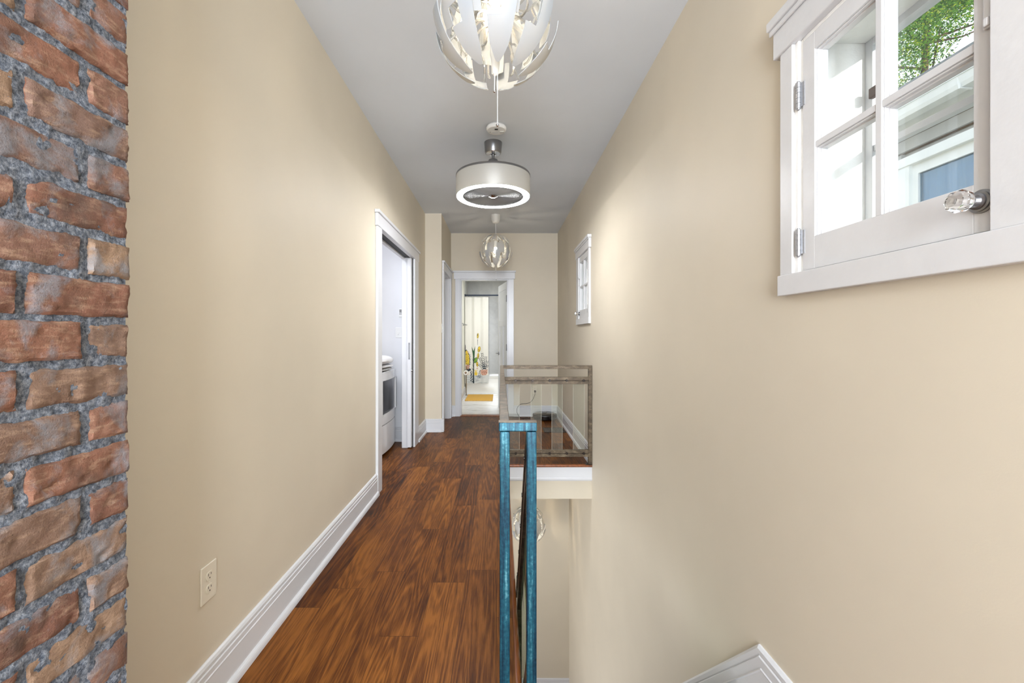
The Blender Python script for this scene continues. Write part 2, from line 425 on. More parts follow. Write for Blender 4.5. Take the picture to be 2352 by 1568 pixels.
# stair skirt on the right wall: level along the landing, then pitching down
def skirt():
    m = MB(); prof = [(0, -0.25), (0.016, -0.25), (0.016, 0.118), (0.0175, 0.122), (0.0145, 0.126), (0.0145, 0.154), (0.011, 0.158), (0.0125, 0.162), (0.0125, 0.176), (0.006, 0.185), (0, 0.185)]
    k = 1.03; yk = 1.418; n = len(prof); v = []
    for (y, zz) in ((-0.4, 0), (yk, 0), (yk+2.9, -2.9*k)):
        for p, q in prof: v.append((XR-p, y + (0 if y != yk else (q-0.185)*0.44), zz + q + (0 if y <= yk else -0.0)))
    f = []
    for s in range(2):
        for i in range(n):
            j = (i+1) % n; f.append((s*n+i, s*n+j, (s+1)*n+j, (s+1)*n+i))
    f += [tuple(range(n)), tuple(range(2*n, 3*n))[::-1]]
    m.add(v, f); return m
struct(skirt().build('baseboard_stair', M['trim']))

# ------------------------------------------------------------------ brick chimney breast
def chimney():
    XB = -0.74; m = MB(); rnd = random.Random(7)
    course = 0.0768; joint = 0.0138; z0 = 1.008 - 13*course; ye = 0.853
    def nz(p, s): return mnoise.noise(Vector(p)*s)
    row = -1
    for k in range(0, 37):
        za, zb = z0 + k*course, z0 + (k+1)*course
        if za > H - 0.01: break
        full = (k % 2 == 0)      # row just above 1.024 (k=13) starts with a header
        y1 = ye; first = True
        while y1 > -0.6:
            L = 0.198 if (full or not first) else 0.096
            y0 = y1 - L + joint
            a, b = za + joint/2 + rnd.uniform(-.0015, .0015), min(H, zb - joint/2 + rnd.uniform(-.0015, .0015))
            fine = y1 > 0.5 and 0.55 < za < 1.85
            nu, nv = ((30 if L > .15 else 16), 12) if fine else (6, 3)
            dx = rnd.uniform(-.004, .004); tilt = rnd.uniform(-.02, .02); seed = rnd.uniform(0, 90)
            v = []
            for i in range(nu+1):
                for j in range(nv+1):
                    u, w = i/nu, j/nv
                    y = y0 + (y1-y0)*u; z = a + (b-a)*w
                    ed = min(u*(y1-y0), (1-u)*(y1-y0), w*(b-a), (1-w)*(b-a))
                    rnd_e = max(0, 1 - ed/0.007)
                    x = XB + dx*0.7 + tilt*(z-(a+b)/2) - 0.0055*rnd_e**2
                    if fine:
                        x += 0.0032*nz((y+seed, z, 1), 28) + 0.0016*nz((y, z+seed, 5), 95) - max(0, nz((y+seed, z*1.3, 9), 34)-0.35)*0.016
                        if i in (0, nu): y += 0.0035*nz((seed, z, 3), 70) + 0.002*nz((seed, z, 8), 190)
                        if first and i == nu: y += 0.003*nz((seed, z, 3), 45)
                        if j in (0, nv): z += 0.0028*nz((y, seed, w), 42) + 0.0014*nz((y, seed, w), 150)
                    v.append((x, y, z))
            f = [(i*(nv+1)+j, (i+1)*(nv+1)+j, (i+1)*(nv+1)+j+1, i*(nv+1)+j+1) for i in range(nu) for j in range(nv)]
            ring = [i*(nv+1) for i in range(nu+1)] + [nu*(nv+1)+j for j in range(1, nv+1)] + [i*(nv+1)+nv for i in range(nu-1, -1, -1)] + [j for j in range(nv-1, 0, -1)]
            o = len(v); v += [(XB-0.06, v[i][1], v[i][2]) for i in ring]
            n = len(ring)
            f += [(ring[i], ring[(i+1) % n], o+(i+1) % n, o+i) for i in range(n)]
            m.add(v, f, 0, True)
            y1 = y0 - joint; first = False
    # mortar bed behind the bricks
    NU, NV = 90, 300
    v = []
    for i in range(NU+1):
        for j in range(NV+1):
            y = 0.40 + (ye-0.004-0.40)*i/NU; z = 0.45 + 1.5*j/NV
            if i == NU: y += 0.003*nz((0, z, 0), 60)
            v.append((XB-0.0050 + 0.0045*nz((y, z, 0), 38) + 0.0022*nz((y, z, 4), 140), y, z))
    m.add(v, [(i*(NV+1)+j, (i+1)*(NV+1)+j, (i+1)*(NV+1)+j+1, i*(NV+1)+j+1) for i in range(NU) for j in range(NV)], 1, True)
    m.box(XL, -0.62, 0, XB-0.016, ye-0.010, H, 1)
    return m.build('wall_brick', [M['brick'], M['mortar']])
struct(chimney())

# ------------------------------------------------------------------ door trim
def cross_head(m, kind, f, u0, u1, zb, zt, sgn):
    """header board and cap on a wall face f (kind 0: wall in x, 1: wall in y), thickness towards sgn"""
    def bx(d, a, b, c, e):
        if kind == 0: m.box(f, a, c, f + sgn*d, b, e)
        else: m.box(a, f, c, b, f + sgn*d, e)
    bx(0.024, u0, u1, zb, zt-0.024); bx(0.036, u0-0.012, u1+0.012, zt-0.024, zt)
def casing(kind, f, sgn, outer, inner, zt, z_open):
    m = MB()
    for a, b in ((outer[0], inner[0]), (inner[1], outer[1])):
        if kind == 0: m.box(f, a, 0, f + sgn*0.02, b, z_open)
        else: m.box(a, f, 0, b, f + sgn*0.02, z_open)
    return m
# door 1: laundry pocket door, slid almost all the way into the wall
d1 = struct(empty('door_1', (XL, 4.0, 0)))
inv = lambda p: None
def child(o, parent):
    o.parent = parent; o.matrix_parent_inverse = parent.matrix_world.inverted() if False else o.matrix_parent_inverse
    o.location = (o.location[0]-parent.location[0], o.location[1]-parent.location[1], o.location[2]-parent.location[2]); return o
cs = casing(0, XL, 1, (3.24, 4.85), (3.35, 4.64), 0, 2.046)
child(cs.build('casing', M['trim'], bevel=0.0025), d1)
m = MB(); cross_head(m, 0, XL, 3.225, 4.865, 2.046, 2.166, 1); child(m.build('header', M['trim'], bevel=0.003), d1)
m = MB(); TW = 0.115
m.box(XL-0.030, 3.352, 0, XL-0.001, 3.372, D1[2]); m.box(XL-TW, 3.352, 0, XL-0.08, 3.372, D1[2])
m.box(XL-TW, 4.60, 0, XL-0.052, 4.638, D1[2])
m.box(XL-0.022, 3.372, 2.048, XL-0.001, 4.632, D1[2]); m.box(XL-TW, 3.372, 2.035, XL-0.080, 4.60, D1[2])
child(m.build('jamb', M['trim'], bevel=0.002), d1)
child(MB().box(XL-0.0795, 3.373, 2.05, XL-0.0225, 4.60, 2.064).box(XL-0.0515, 4.6365, 0.0, XL+0.0005, 4.6395, 2.05).build('track_and_pocket_shade', M['dark']), d1)  # upright strip: dark colour put in for the shade of the pocket gap
leaf = child(MB().box(XL-0.0495, 4.575, 0.012, XL-0.0090, 4.635, 2.045).build('door_leaf', M['trim'], bevel=0.002), d1)
lp = MB().box(XL-0.038, 4.573, 0.955, XL-0.021, 4.575, 1.135); lp.box(XL-0.033, 4.5725, 0.975, XL-0.026, 4.5735, 1.115, 1)
o = lp.build('edge_pull', [M['nickel'], M['hinge']]); o.parent = leaf
o = MB().sphere((XL-0.006, 4.585, 0.835), 0.012, 12, 8).build('latch', M['chrome']); o.parent = leaf
# door 2: closed closet door on the stepped wall
d2 = struct(empty('door_2', (XC, 5.9, 0)))
child(casing(0, XC, 1, (5.43, 6.36), (5.54, 6.25), 0, 2.046).build('casing', M['trim'], bevel=0.0025), d2)
m = MB(); cross_head(m, 0, XC, 5.425, 6.37, 2.046, 2.166, 1); child(m.build('header', M['trim'], bevel=0.003), d2)
m = MB(); m.box(XC-0.11, 5.54, 0, XC, 5.56, 2.06); m.box(XC-0.11, 6.23, 0, XC, 6.25, 2.06); m.box(XC-0.11, 5.56, 2.04, XC, 6.23, 2.06)
child(m.build('jamb', M['trim']), d2)
m = MB(); m.box(XC-0.105, 5.56, 0.01, XC-0.07, 6.23, 2.04)
for a, b in ((0.10, 0.92), (1.0, 1.94)):
    m.box(XC-0.07, 5.63, a, XC-0.062, 5.89, b); m.box(XC-0.07, 5.92, a, XC-0.062, 6.16, b)
child(m.build('door_leaf', M['trim'], bevel=0.004), d2)
# door 3: bathroom doorway with the door opened inwards
d3 = struct(empty('door_3', (-0.24, YF, 0)))
child(casing(1, YF, -1, (-0.675, 0.203), (-0.60, 0.118), 0, 2.06).build('casing', M['trim'], bevel=0.0025), d3)
m = MB(); cross_head(m, 1, YF, -0.695, 0.222, 2.06, 2.184, -1); child(m.build('header', M['trim'], bevel=0.003), d3)
m = MB(); m.box(-0.60, YF, 0, -0.585, YF+0.11, 2.06); m.box(0.103, YF, 0, 0.118, YF+0.11, 2.06); m.box(-0.585, YF, 2.045, 0.103, YF+0.11, 2.06)
child(m.build('jamb', M['trim']), d3)
child(MB().box(-0.6, YF-0.002, 0.0, 0.118, YF+0.1, 0.012).build('threshold', M['nosing']), d3)
hx, hy = 0.100, YF + 0.112; L = 0.695; ang = math.radians(101)
def leaf3():
    # leaf local: along +u from the hinge, thickness in v; built in place
    d = Vector((math.cos(ang), math.sin(ang), 0)); nrm = Vector((-d.y, d.x, 0))   # nrm points left (-x)
    def P(u, v, z): return Vector((hx, hy, 0)) + d*u + nrm*v + Vector((0, 0, z))
    def bx(m, u0, u1, v0, v1, z0, z1, mi=0):
        v = [P(u, w, z) for z in (z0, z1) for (u, w) in ((u0, v0), (u1, v0), (u1, v1), (u0, v1))]
        m.add(v, [(0,3,2,1),(4,5,6,7),(0,1,5,4),(1,2,6,5),(2,3,7,6),(3,0,4,7)], mi)
    m = MB(); v0, v1 = -0.035, 0.0
    bx(m, 0, L, v0+0.008, v1-0.008, 0.01, 2.04)
    for u0, u1 in ((0, 0.10), (L-0.10, L)): bx(m, u0, u1, v0, v1, 0.01, 2.04)
    for z0, z1 in ((0.01, 0.22), (1.36, 1.46), (1.93, 2.04)): bx(m, 0.10, L-0.10, v0, v1, z0, z1)
    bx(m, 0.30, 0.395, v0, v1, 0.22, 1.36)
    o = child(m.build('door_leaf', M['white_wall'], bevel=0.002), d3)
    hn = MB()
    for zz in (0.22, 1.03, 1.78):
        h = MB(); bx(h, -0.004, 0.032, -0.034, -0.002, zz-0.05, zz+0.05); c = P(-0.002, 0.006, 0)
        h.tube([(c.x, c.y, zz-0.05), (c.x, c.y, zz+0.05)], 0.007, 8)
        q = h.build('hinge', M['hinge']); q.parent = o
    h = MB(); c = P(L-0.065, 0.0, 0.915)
    h.tube([c, c + nrm*0.012], 0.028, 16); h.tube([c + nrm*0.01, c + nrm*0.052], 0.009, 8)
    h.tube([c + nrm*0.05, c + nrm*0.05 - d*0.10], [0.009, 0.0075], 8)
    q = h.build('door_handle', M['nickel']); q.parent = o
leaf3()

# ------------------------------------------------------------------ laundry room, bathroom shells
struct(MB().box(-2.7, 4.9, 0, XL-0.115, 4.98, H).build('wall_laundry_far', M['white_wall']))
struct(MB().box(-2.78, 2.2, 0, -2.7, 4.98, H).build('wall_laundry_left', M['white_wall']))
struct(MB().box(-2.7, 2.2, 0, XL-0.115, 2.28, H).build('wall_laundry_near', M['white_wall']))
struct(MB().box(XL-0.121, 2.28, 0, XL-0.116, 3.33, H).box(XL-0.121, 4.66, 0, XL-0.116, 4.9, H).box(XL-0.121, 3.33, D1[2]+0.01, XL-0.116, 4.66, H).build('wall_laundry_right', M['white_wall']))
base_y('baseboard_laundry', 4.9, -1, [(-2.7, XL-0.125)])
BL, BR, BB = -0.735, 0.80, 9.62
def marble():
    t = NT('marble_floor'); o = t.obj()
    n = t.noise(t.scale(o, 2.2, 6, 1), 1.0, 6, 0.65, 1.6)
    c = t.ramp(n, [(0.34, rgb(196, 192, 186)), (0.46, rgb(232, 231, 228)), (0.6, rgb(240, 240, 239)), (0.8, rgb(206, 200, 192))])
    t.set(color=c, rough=0.18); return t.m
M['marble'] = marble()
def tile():
    t = NT('grey_wall_tile'); o = t.obj(); x, y, z = t.sep(o)
    b = t.new('ShaderNodeTexBrick'); t.link(t.vec(t.math('ADD', x, t.math('MULTIPLY', y, 1.0)), z, 0.0), b.inputs['Vector'])
    b.inputs['Scale'].default_value = 1.0; b.inputs['Brick Width'].default_value = 0.61; b.inputs['Row Height'].default_value = 0.305
    b.inputs['Mortar Size'].default_value = 0.003; b.offset = 0.33
    b.inputs['Color1'].default_value = rgb(210, 210, 207); b.inputs['Color2'].default_value = rgb(228, 227, 223); b.inputs['Mortar'].default_value = rgb(212, 211, 206)
    n = t.noise(o, 5, 6, 0.65, 0.5)
    t.set(color=t.mix(0.35, b.outputs['Color'], t.ramp(n, [(0.35, rgb(176, 176, 175)), (0.7, rgb(226, 225, 221))])), rough=0.3); return t.m
M['tile'] = tile()
struct(MB().box(BL-0.1, 6.527, -0.03, BR, BB, 0.004).build('floor_bathroom', M['marble']))
struct(MB().box(BL-0.1, 6.527, 0, BL, BB, 2.46).build('wall_bathroom_left', M['bath_wall']))
struct(MB().box(BR, 6.527, 0, BR+0.06, BB, 2.46).build('wall_bathroom_right', M['bath_wall']))
struct(MB().box(BL-0.1, BB, 0, BR+0.06, BB+0.1, 2.46).build('wall_bathroom_far', M['tile']))
struct(MB().box(BL-0.1, 6.527, 2.46, BR+0.06, BB+0.1, 2.52).build('ceiling_bathroom', M['ceiling']))
struct(MB().box(BL, 8.86, 0.36, BL+0.008, BB, 2.46).box(BR-0.008, 8.86, 0.36, BR, BB, 2.46).build('trim_3', M['tile']))
base_x('baseboard_bathroom', BL, 1, [(6.53, 8.82)])

# ------------------------------------------------------------------ hallway windows
def make_window(name, y0, y1, knob_near):
    """y0..y1 sash opening in the right wall; knob_near: knob on the side nearer the camera, hinges on the other"""
    root = struct(empty(name, (XR, (y0+y1)/2, 1.39)))
    def Y(u):   # u measured from the hinge side
        return (y1 - u) if knob_near else (y0 + u)
    Wd = y1 - y0; z0, z1 = 1.389, 2.052
    def bx(m, xa, ua, za, xb, ub, zb, mi=0): return m.box(xa, Y(ua), za, xb, Y(ub), zb, mi)
    f = XR
    m = MB(); bx(m, f, -0.053, z0, f-0.02, 0.0, z1); child(m.build('casing', M['old_trim'], bevel=0.002), root)
    m = MB(); bx(m, f, Wd, z0, f-0.02, Wd+0.115, z1); child(m.build('casing', M['old_trim'], bevel=0.002), root)
    m = MB(); bx(m, f, -0.060, 1.328, f-0.024, Wd+0.122, z0); child(m.build('apron', M['old_trim'], bevel=0.002), root)
    m = MB(); bx(m, f, -0.078, 2.059-0.007, f-0.026, Wd+0.14, 2.145); bx(m, f, -0.090, 2.145, f-0.04, Wd+0.152, 2.173); bx(m, f-0.026, -0.086, 2.128, f-0.034, Wd+0.148, 2.145)
    child(m.build('head_casing', M['old_trim'], bevel=0.005, seg=3), root)
    # jamb liner and deep reveal
    m = MB()
    bx(m, f-0.012, 0.0, z0, f+0.03, 0.014, z1); bx(m, f-0.004, 0.014, z0, f+0.03, 0.0255, z1)
    bx(m, f+0.028, 0.0, z0-0.0, f+0.20, 0.022, z1); bx(m, f+0.028, Wd-0.012, z0, f+0.20, Wd, z1)
    bx(m, f+0.028, 0.022, z0, f+0.20, Wd-0.012, z0+0.012); bx(m, f+0.028, 0.022, z1-0.014, f+0.20, Wd-0.012, z1)
    bx(m, f-0.006, 0.0255, z1-0.0115, f+0.03, Wd, z1)
    child(m.build('jamb', M['rough_paint'], bevel=0.002), root)
    # sash
    s0, s1 = 0.0275, Wd - 0.0005; zb, zt = 1.3925, 2.039; xf, xb = f-0.008, f+0.026
    gl0, gl1 = s0+0.045, s1-0.035; mc = (gl0+gl1)/2; gz0, gz1 = 1.481, 1.990; mz = 1.730
    m = MB()
    bx(m, xf, s0, zb, xb, gl0, zt); bx(m, xf, gl1, zb, xb, s1, zt)
    bx(m, xf, gl0, zb, xb, gl1, gz0); bx(m, xf, gl0, gz1, xb, gl1, zt)
    bx(m, xf+0.001, mc-0.008, gz0, xb, mc+0.008, gz1)
    for a_, b_ in ((gl0, mc-0.008), (mc+0.008, gl1)): bx(m, xf+0.002, a_, mz-0.008, xb, b_, mz+0.008)
    # stepped glazing bead round every light
    for a, b in ((gl0, mc-0.008), (mc+0.008, gl1)):
        for c, d in ((gz0, mz-0.008), (mz+0.008, gz1)):
            for st, (w, x) in enumerate(((0.004, xf+0.006), (0.0075, xf+0.014))):
                bx(m, x, a, c, xb-0.002, a+w, d); bx(m, x, b-w, c, xb-0.002, b, d)
                bx(m, x, a+w, d-w, xb-0.002, b-w, d); bx(m, x, a+w, c, xb-0.002, b-w, c+w*0.6)
    sash = child(m.build('sash', M['old_trim'], bevel=0.0012), root)
    for a, b in ((gl0, mc), (mc, gl1)):
        for c, d in ((gz0, mz), (mz, gz1)):
            g = MB(); bx(g, xb-0.009, a, c, xb-0.006, b, d); q = g.build('pane', M['pane']); q.parent = sash
    for zh in (1.474, 1.892):
        h = MB(); c = (f-0.014, Y(0.018)); r = 0.0068
        for i in range(5):
            za = zh - 0.037 + i*0.0148
            h.lathe([(0.0001, za+0.0004), (r, za+0.0004), (r, za+0.0142), (0.0001, za+0.0142)], (c[0], c[1], 0), 14)
        h.lathe([(0.0001, zh-0.043), (0.0035, zh-0.041), (0.005, zh-0.037), (0.005, zh+0.037), (0.004, zh+0.041), (0.0001, zh+0.0425)], (c[0], c[1], 0), 12)
        bx(h, f-0.0105, 0.018, zh-0.033, f-0.0075, 0.036, zh+0.033)
        q = h.build('hinge', M['hinge']); q.parent = sash
    # crystal knob on a ringed steel rose
    ky, kz = Y(s1-0.021), 1.447
    k = MB(); k.lathe([(0.0001, 0), (0.021, 0), (0.021, -0.003), (0.018, -0.004), (0.018, -0.007), (0.0145, -0.008), (0.0145, -0.011), (0.011, -0.013), (0.0085, -0.020), (0.0001, -0.020)], (xf, ky, kz), 36, 0, smooth=False)
    kn = k.build('knob', M['nickel']); kn.parent = sash
    k = MB(); k.lathe([(0.0001, -0.019), (0.0075, -0.019), (0.009, -0.025), (0.019, -0.033), (0.0205, -0.042), (0.017, -0.051), (0.0105, -0.056), (0.0001, -0.057)], (xf, ky, kz), 10, 0, smooth=False)
    q = k.build('crystal_knob', M['crystal']); q.parent = sash; q['label'] = 'faceted clear crystal knob'
    # painted-over surface latch on the knob stile
    l = MB(); bx(l, xf-0.006, s1-0.016, 1.745, xf, s1-0.001, 1.845); bx(l, xf-0.016, s1-0.040, 1.820, xf-0.002, s1-0.012, 1.838); bx(l, xf-0.010, s1-0.013, 1.748, xf, s1-0.003, 1.764)
    q = l.build('latch', M['old_trim'], bevel=0.003); q.parent = sash
    # storm window on the outside face
    st = MB(); xo = f+0.172
    bx(st, xo, 0.022, z0+0.012, xo+0.030, 0.046, z1-0.014); bx(st, xo, Wd-0.036, z0+0.012, xo+0.030, Wd-0.012, z1-0.014)
    bx(st, xo, 0.046, z0+0.012, xo+0.030, Wd-0.036, z0+0.034); bx(st, xo, 0.046, z1-0.034, xo+0.030, Wd-0.036, z1-0.014); bx(st, xo+0.004, 0.046, 1.722, xo+0.026, Wd-0.036, 1.74)
    sto = child(st.build('storm_frame', M['trim'], bevel=0.0015), root)
    g = MB(); bx(g, xo+0.013, 0.046, z0+0.034, xo+0.015, Wd-0.036, z1-0.034); q = g.build('pane', M['pane']); q.parent = sto
    g = MB()
    for zz in (z0+0.07, 1.866): bx(g, xo-0.012, 0.047, zz, xo+0.002, 0.074, zz+0.028)
    q = g.build('storm_latch', plain('brown_bracket', rgb(74, 52, 44), 0.5), sto, bevel=0.002)
    return root
make_window('window_1', 0.7365, 1.2345, True)
make_window('window_2', 4.125, 4.623, False)

# ================================================================== THINGS
# ------------------------------------------------------------------ steel and glass railing
def railing():
    root = empty('stair_railing', (0.0135, 1.39, 0))
    tag(root, 'steel and glass stair railing with painted blue reflection on the end frame around the stairwell', 'railing')
    px, py, pz = root.location
    def add(m, name, mat, bevel=0.002, parent=root):
        o = m.build(name, mat, None, bevel); o.parent = parent
        if parent is root: o.location = (-px, -py, -pz)
        return o
    T = 0.033; ZT = 0.931; xa, xb = -0.003, 0.030; ya, yb = 1.373, 4.035
    xe = 0.861
    # near end frame: two posts and a cross bar, blue reflection painted on
    for q, nm in (((xa, 'left'), ), ) and (((-0.002, 0.031), 1), ((0.0845, 0.1175), 2)):
        o = add(MB().box(q[0], ya+0.001, 0.0, q[1], ya+0.033, ZT-T+0.001), 'post', M['steel_blue_reflection'], 0.0035); o['label'] = 'steel post with painted blue reflection'
    o = add(MB().box(-0.005, ya-0.001, ZT-0.031, 0.1185, ya+0.0325, ZT-0.0015), 'cross_bar', M['steel_blue_reflection'], 0.0035); o['label'] = 'steel cross bar with painted blue reflection'
    o = add(MB().box(-0.0045, ya-0.0005, ZT-0.0015, 0.118, ya+0.0325, ZT), 'cross_bar_top', M['steel'], 0.0)  # top face of the cross bar in plain steel, without the painted reflection
    # bars along the hall and across the far end
    add(MB().box(xa, ya+0.0325, ZT-T, xb, yb, ZT), 'top_rail', M['steel'])
    add(MB().box(xb, yb-T, ZT-T, xe, yb, ZT), 'top_rail', M['steel'])
    def twin(axis, a, b, z0, z1, name):
        m = MB(); h = (z1-z0-0.008)/2; yc = yb-T/2; xc = (xa+xb)/2
        bolt = MB()
        for za in (z0, z1-h):
            if axis == 0: m.box(a, yb-T, za, b, yb, za+h)
            else: m.box(xa, a, za, xb, b, za+h)
        if axis == 0: m.box(a, yc-0.006, z0+h, b, yc+0.006, z1-h)
        else: m.box(xc-0.006, a, z0+h, xc+0.006, b, z1-h)
        o = add(m, name, M['steel'], 0.0015)
        k = int((b-a)/0.145)
        for i in range(k):
            u = a + (b-a)*(i+0.72)/k
            zc = (z0+z1)/2
            w = MB()
            if axis == 0: w.lathe([(0.0001, -0.004), (0.012, -0.004), (0.0135, 0.0), (0.0135, 0.014), (0.0001, 0.014)], (u, yb-T, zc), 12, 1)
            else: w.lathe([(0.0001, -0.004), (0.012, -0.004), (0.0125, 0.0), (0.0125, 0.003), (0.0001, 0.004)], (xb-0.002, u, zc), 12, 0)
            q = w.build('bolt', M['steel_dark'], o)
    for z0, z1, nm in ((0.755, 0.822, 'middle_rail'), (0.073, 0.138, 'bottom_rail')):
        twin(0, xb, xe-T, z0, z1, nm); twin(1, ya+T, yb-T, z0, z1, nm)
    add(MB().box(xe-T, yb-T, 0.006, xe, yb, ZT-T), 'post', M['steel'])
    add(MB().box(xa, yb-T, 0.006, xb, yb, ZT-T), 'post', M['steel'])
    add(MB().box(xe-0.058, yb-0.044, 0.0, xe, yb+0.01, 0.007), 'base_plate', M['steel_dark'], 0.001)
    add(MB().box(xa-0.012, yb-0.044, 0.0, xb+0.012, yb+0.01, 0.007), 'base_plate', M['steel_dark'], 0.001)
    # glass strips: every second bay
    yc = yb-T/2
    for a, b in ((0.078, 0.180), (0.290, 0.386), (0.486, 0.584), (0.688, 0.790)):
        g = MB().box(a, yc-0.003, 0.13, b, yc+0.003, 0.765); 
        g.box(a-0.0015, yc-0.0032, 0.13, a, yc+0.0032, 0.765, 1); g.box(b, yc-0.0032, 0.13, b+0.0015, yc+0.0032, 0.765, 1)
        add(g, 'glass_panel', [M['rail_glass'], M['glass_edge']], 0.0)
    xc = (xa+xb)/2; k = 12
    for i in range(k):
        u = 1.45 + i*0.208
        add(MB().box(xc-0.003, u, 0.13, xc+0.003, u+0.10, 0.765), 'glass_panel', M['rail_glass'], 0.0)
    # descending guard beside the stairs
    S = 1.24; y0 = ya+0.033; y1 = 2.20; x0, x1 = 0.0855, 0.1165; xm = 0.101
    def zz(y, z): return z - S*(y-y0)
    def slope_bar(xa_, xb_, z, h, ya_=y0, yb_=y1):
        pts = [(ya_, zz(ya_, z)), (yb_, zz(yb_, z)), (yb_, zz(yb_, z)-h), (ya_, zz(ya_, z)-h)]
        return MB().prism(pts, 0, xa_, xb_)
    o = add(slope_bar(x0, x1, ZT-0.004, 0.05), 'sloped_top_rail', M['steel_dark'], 0.0015)
    for i in range(5):
        yy = y0 + 0.10 + i*0.15
        MB().lathe([(0.0001, -0.003), (0.008, -0.003), (0.008, 0.006), (0.0001, 0.006)], (x0, yy, zz(yy, ZT-0.03)), 10, 0).build('bolt', M['steel_dark'], o)
    o = add(slope_bar(x0, x1, ZT-0.11, 0.06), 'sloped_middle_rail', M['steel_dark'], 0.0015)
    o = add(slope_bar(x0, x1, 0.15, 0.065), 'sloped_bottom_rail', M['steel'], 0.0015)
    add(MB().box(x0, y1-0.033, zz(y1, ZT)-0.97, x1, y1, zz(y1, ZT)+0.01), 'post', M['steel'])
    w = MB(); w.tube([(xm-0.006, y1-0.06, zz(y1-0.06, ZT-0.02)), (xm-0.006, y1+0.01, zz(y1+0.01, ZT-0.02)), (xm-0.006, y1+0.012, zz(y1, ZT)-0.09)], 0.014, 10)
    add(w, 'end_cap', M['black_plastic'], 0.0)
    for i in range(6):
        a = y0 + 0.03 + i*0.13; b = a + 0.085
        pts = [(a, zz(a, ZT-0.15)), (b, zz(b, ZT-0.15)), (b, zz(b, 0.12)), (a, zz(a, 0.12))]
        add(MB().prism(pts, 0, xm-0.004, xm+0.004), 'sloped_glass_panel', M['stair_glass'], 0.0)
    return root
railing()

# ------------------------------------------------------------------ petal pendants
t = NT('white_petal_plastic'); t.set(color=rgb(174, 180, 186), rough=0.3)
_tl = t.new('ShaderNodeBsdfTranslucent'); _tl.inputs[0].default_value = rgb(236, 228, 212); _mx = t.new('ShaderNodeMixShader'); _mx.inputs[0].default_value = 0.27
t.link(t.b.outputs[0], _mx.inputs[1]); t.link(_tl.outputs[0], _mx.inputs[2]); t.link(_mx.outputs[0], t.out.inputs[0]); M['petal'] = t.m
M['bulb'] = emit('warm_bulb', (1.0, 0.84, 0.62, 1), 50)
M['cord'] = plain('white_cord', rgb(240, 240, 240), 0.4)
M['lampwhite'] = plain('lamp_white', rgb(236, 235, 230), 0.35)
def petal_mesh(R, lat_top_l, lat_top_r, lat_bot_l, lat_bot_r, hw, tip_top, tip_bot, taper=0.0):
    """one shell petal around lon 0; both halves (u<0, u>0) may stop at different latitudes"""
    m = MB(); lo_, hi_ = min(lat_bot_l, lat_bot_r), max(lat_top_l, lat_top_r)
    brk = sorted({lat_bot_l, lat_bot_r, lat_top_l, lat_top_r}); rows = []
    for a, b in zip(brk[:-1], brk[1:]):
        n = max(2, int((b-a)/5)); rows += [a + (b-a)*k/n for k in range(n)]
    rows.append(brk[-1]); nu = 12; v = []
    for la in rows:
        for i in range(nu+1):
            u = -1 + 2*i/nu; q = abs(u)
            a = la + tip_bot*q**2.6*max(0, 1-(la-lo_)/24) - tip_top*q**2*max(0, 1-(hi_-la)/24)
            lo = u*hw*(1 - taper*max(0.0, (-a-20)/55))
            a_, l_ = math.radians(a), math.radians(lo)
            v.append((R*math.cos(a_)*math.sin(l_), -R*math.cos(a_)*math.cos(l_), R*math.sin(a_)))
    f = []
    for k in range(len(rows)-1):
        mid = (rows[k]+rows[k+1])/2
        for i in range(nu):
            t_, b_ = (lat_top_l, lat_bot_l) if i < nu/2 else (lat_top_r, lat_bot_r)
            if b_ < mid < t_: f.append((k*(nu+1)+i, k*(nu+1)+i+1, (k+1)*(nu+1)+i+1, (k+1)*(nu+1)+i))
    return m.add(v, f, 0, True)
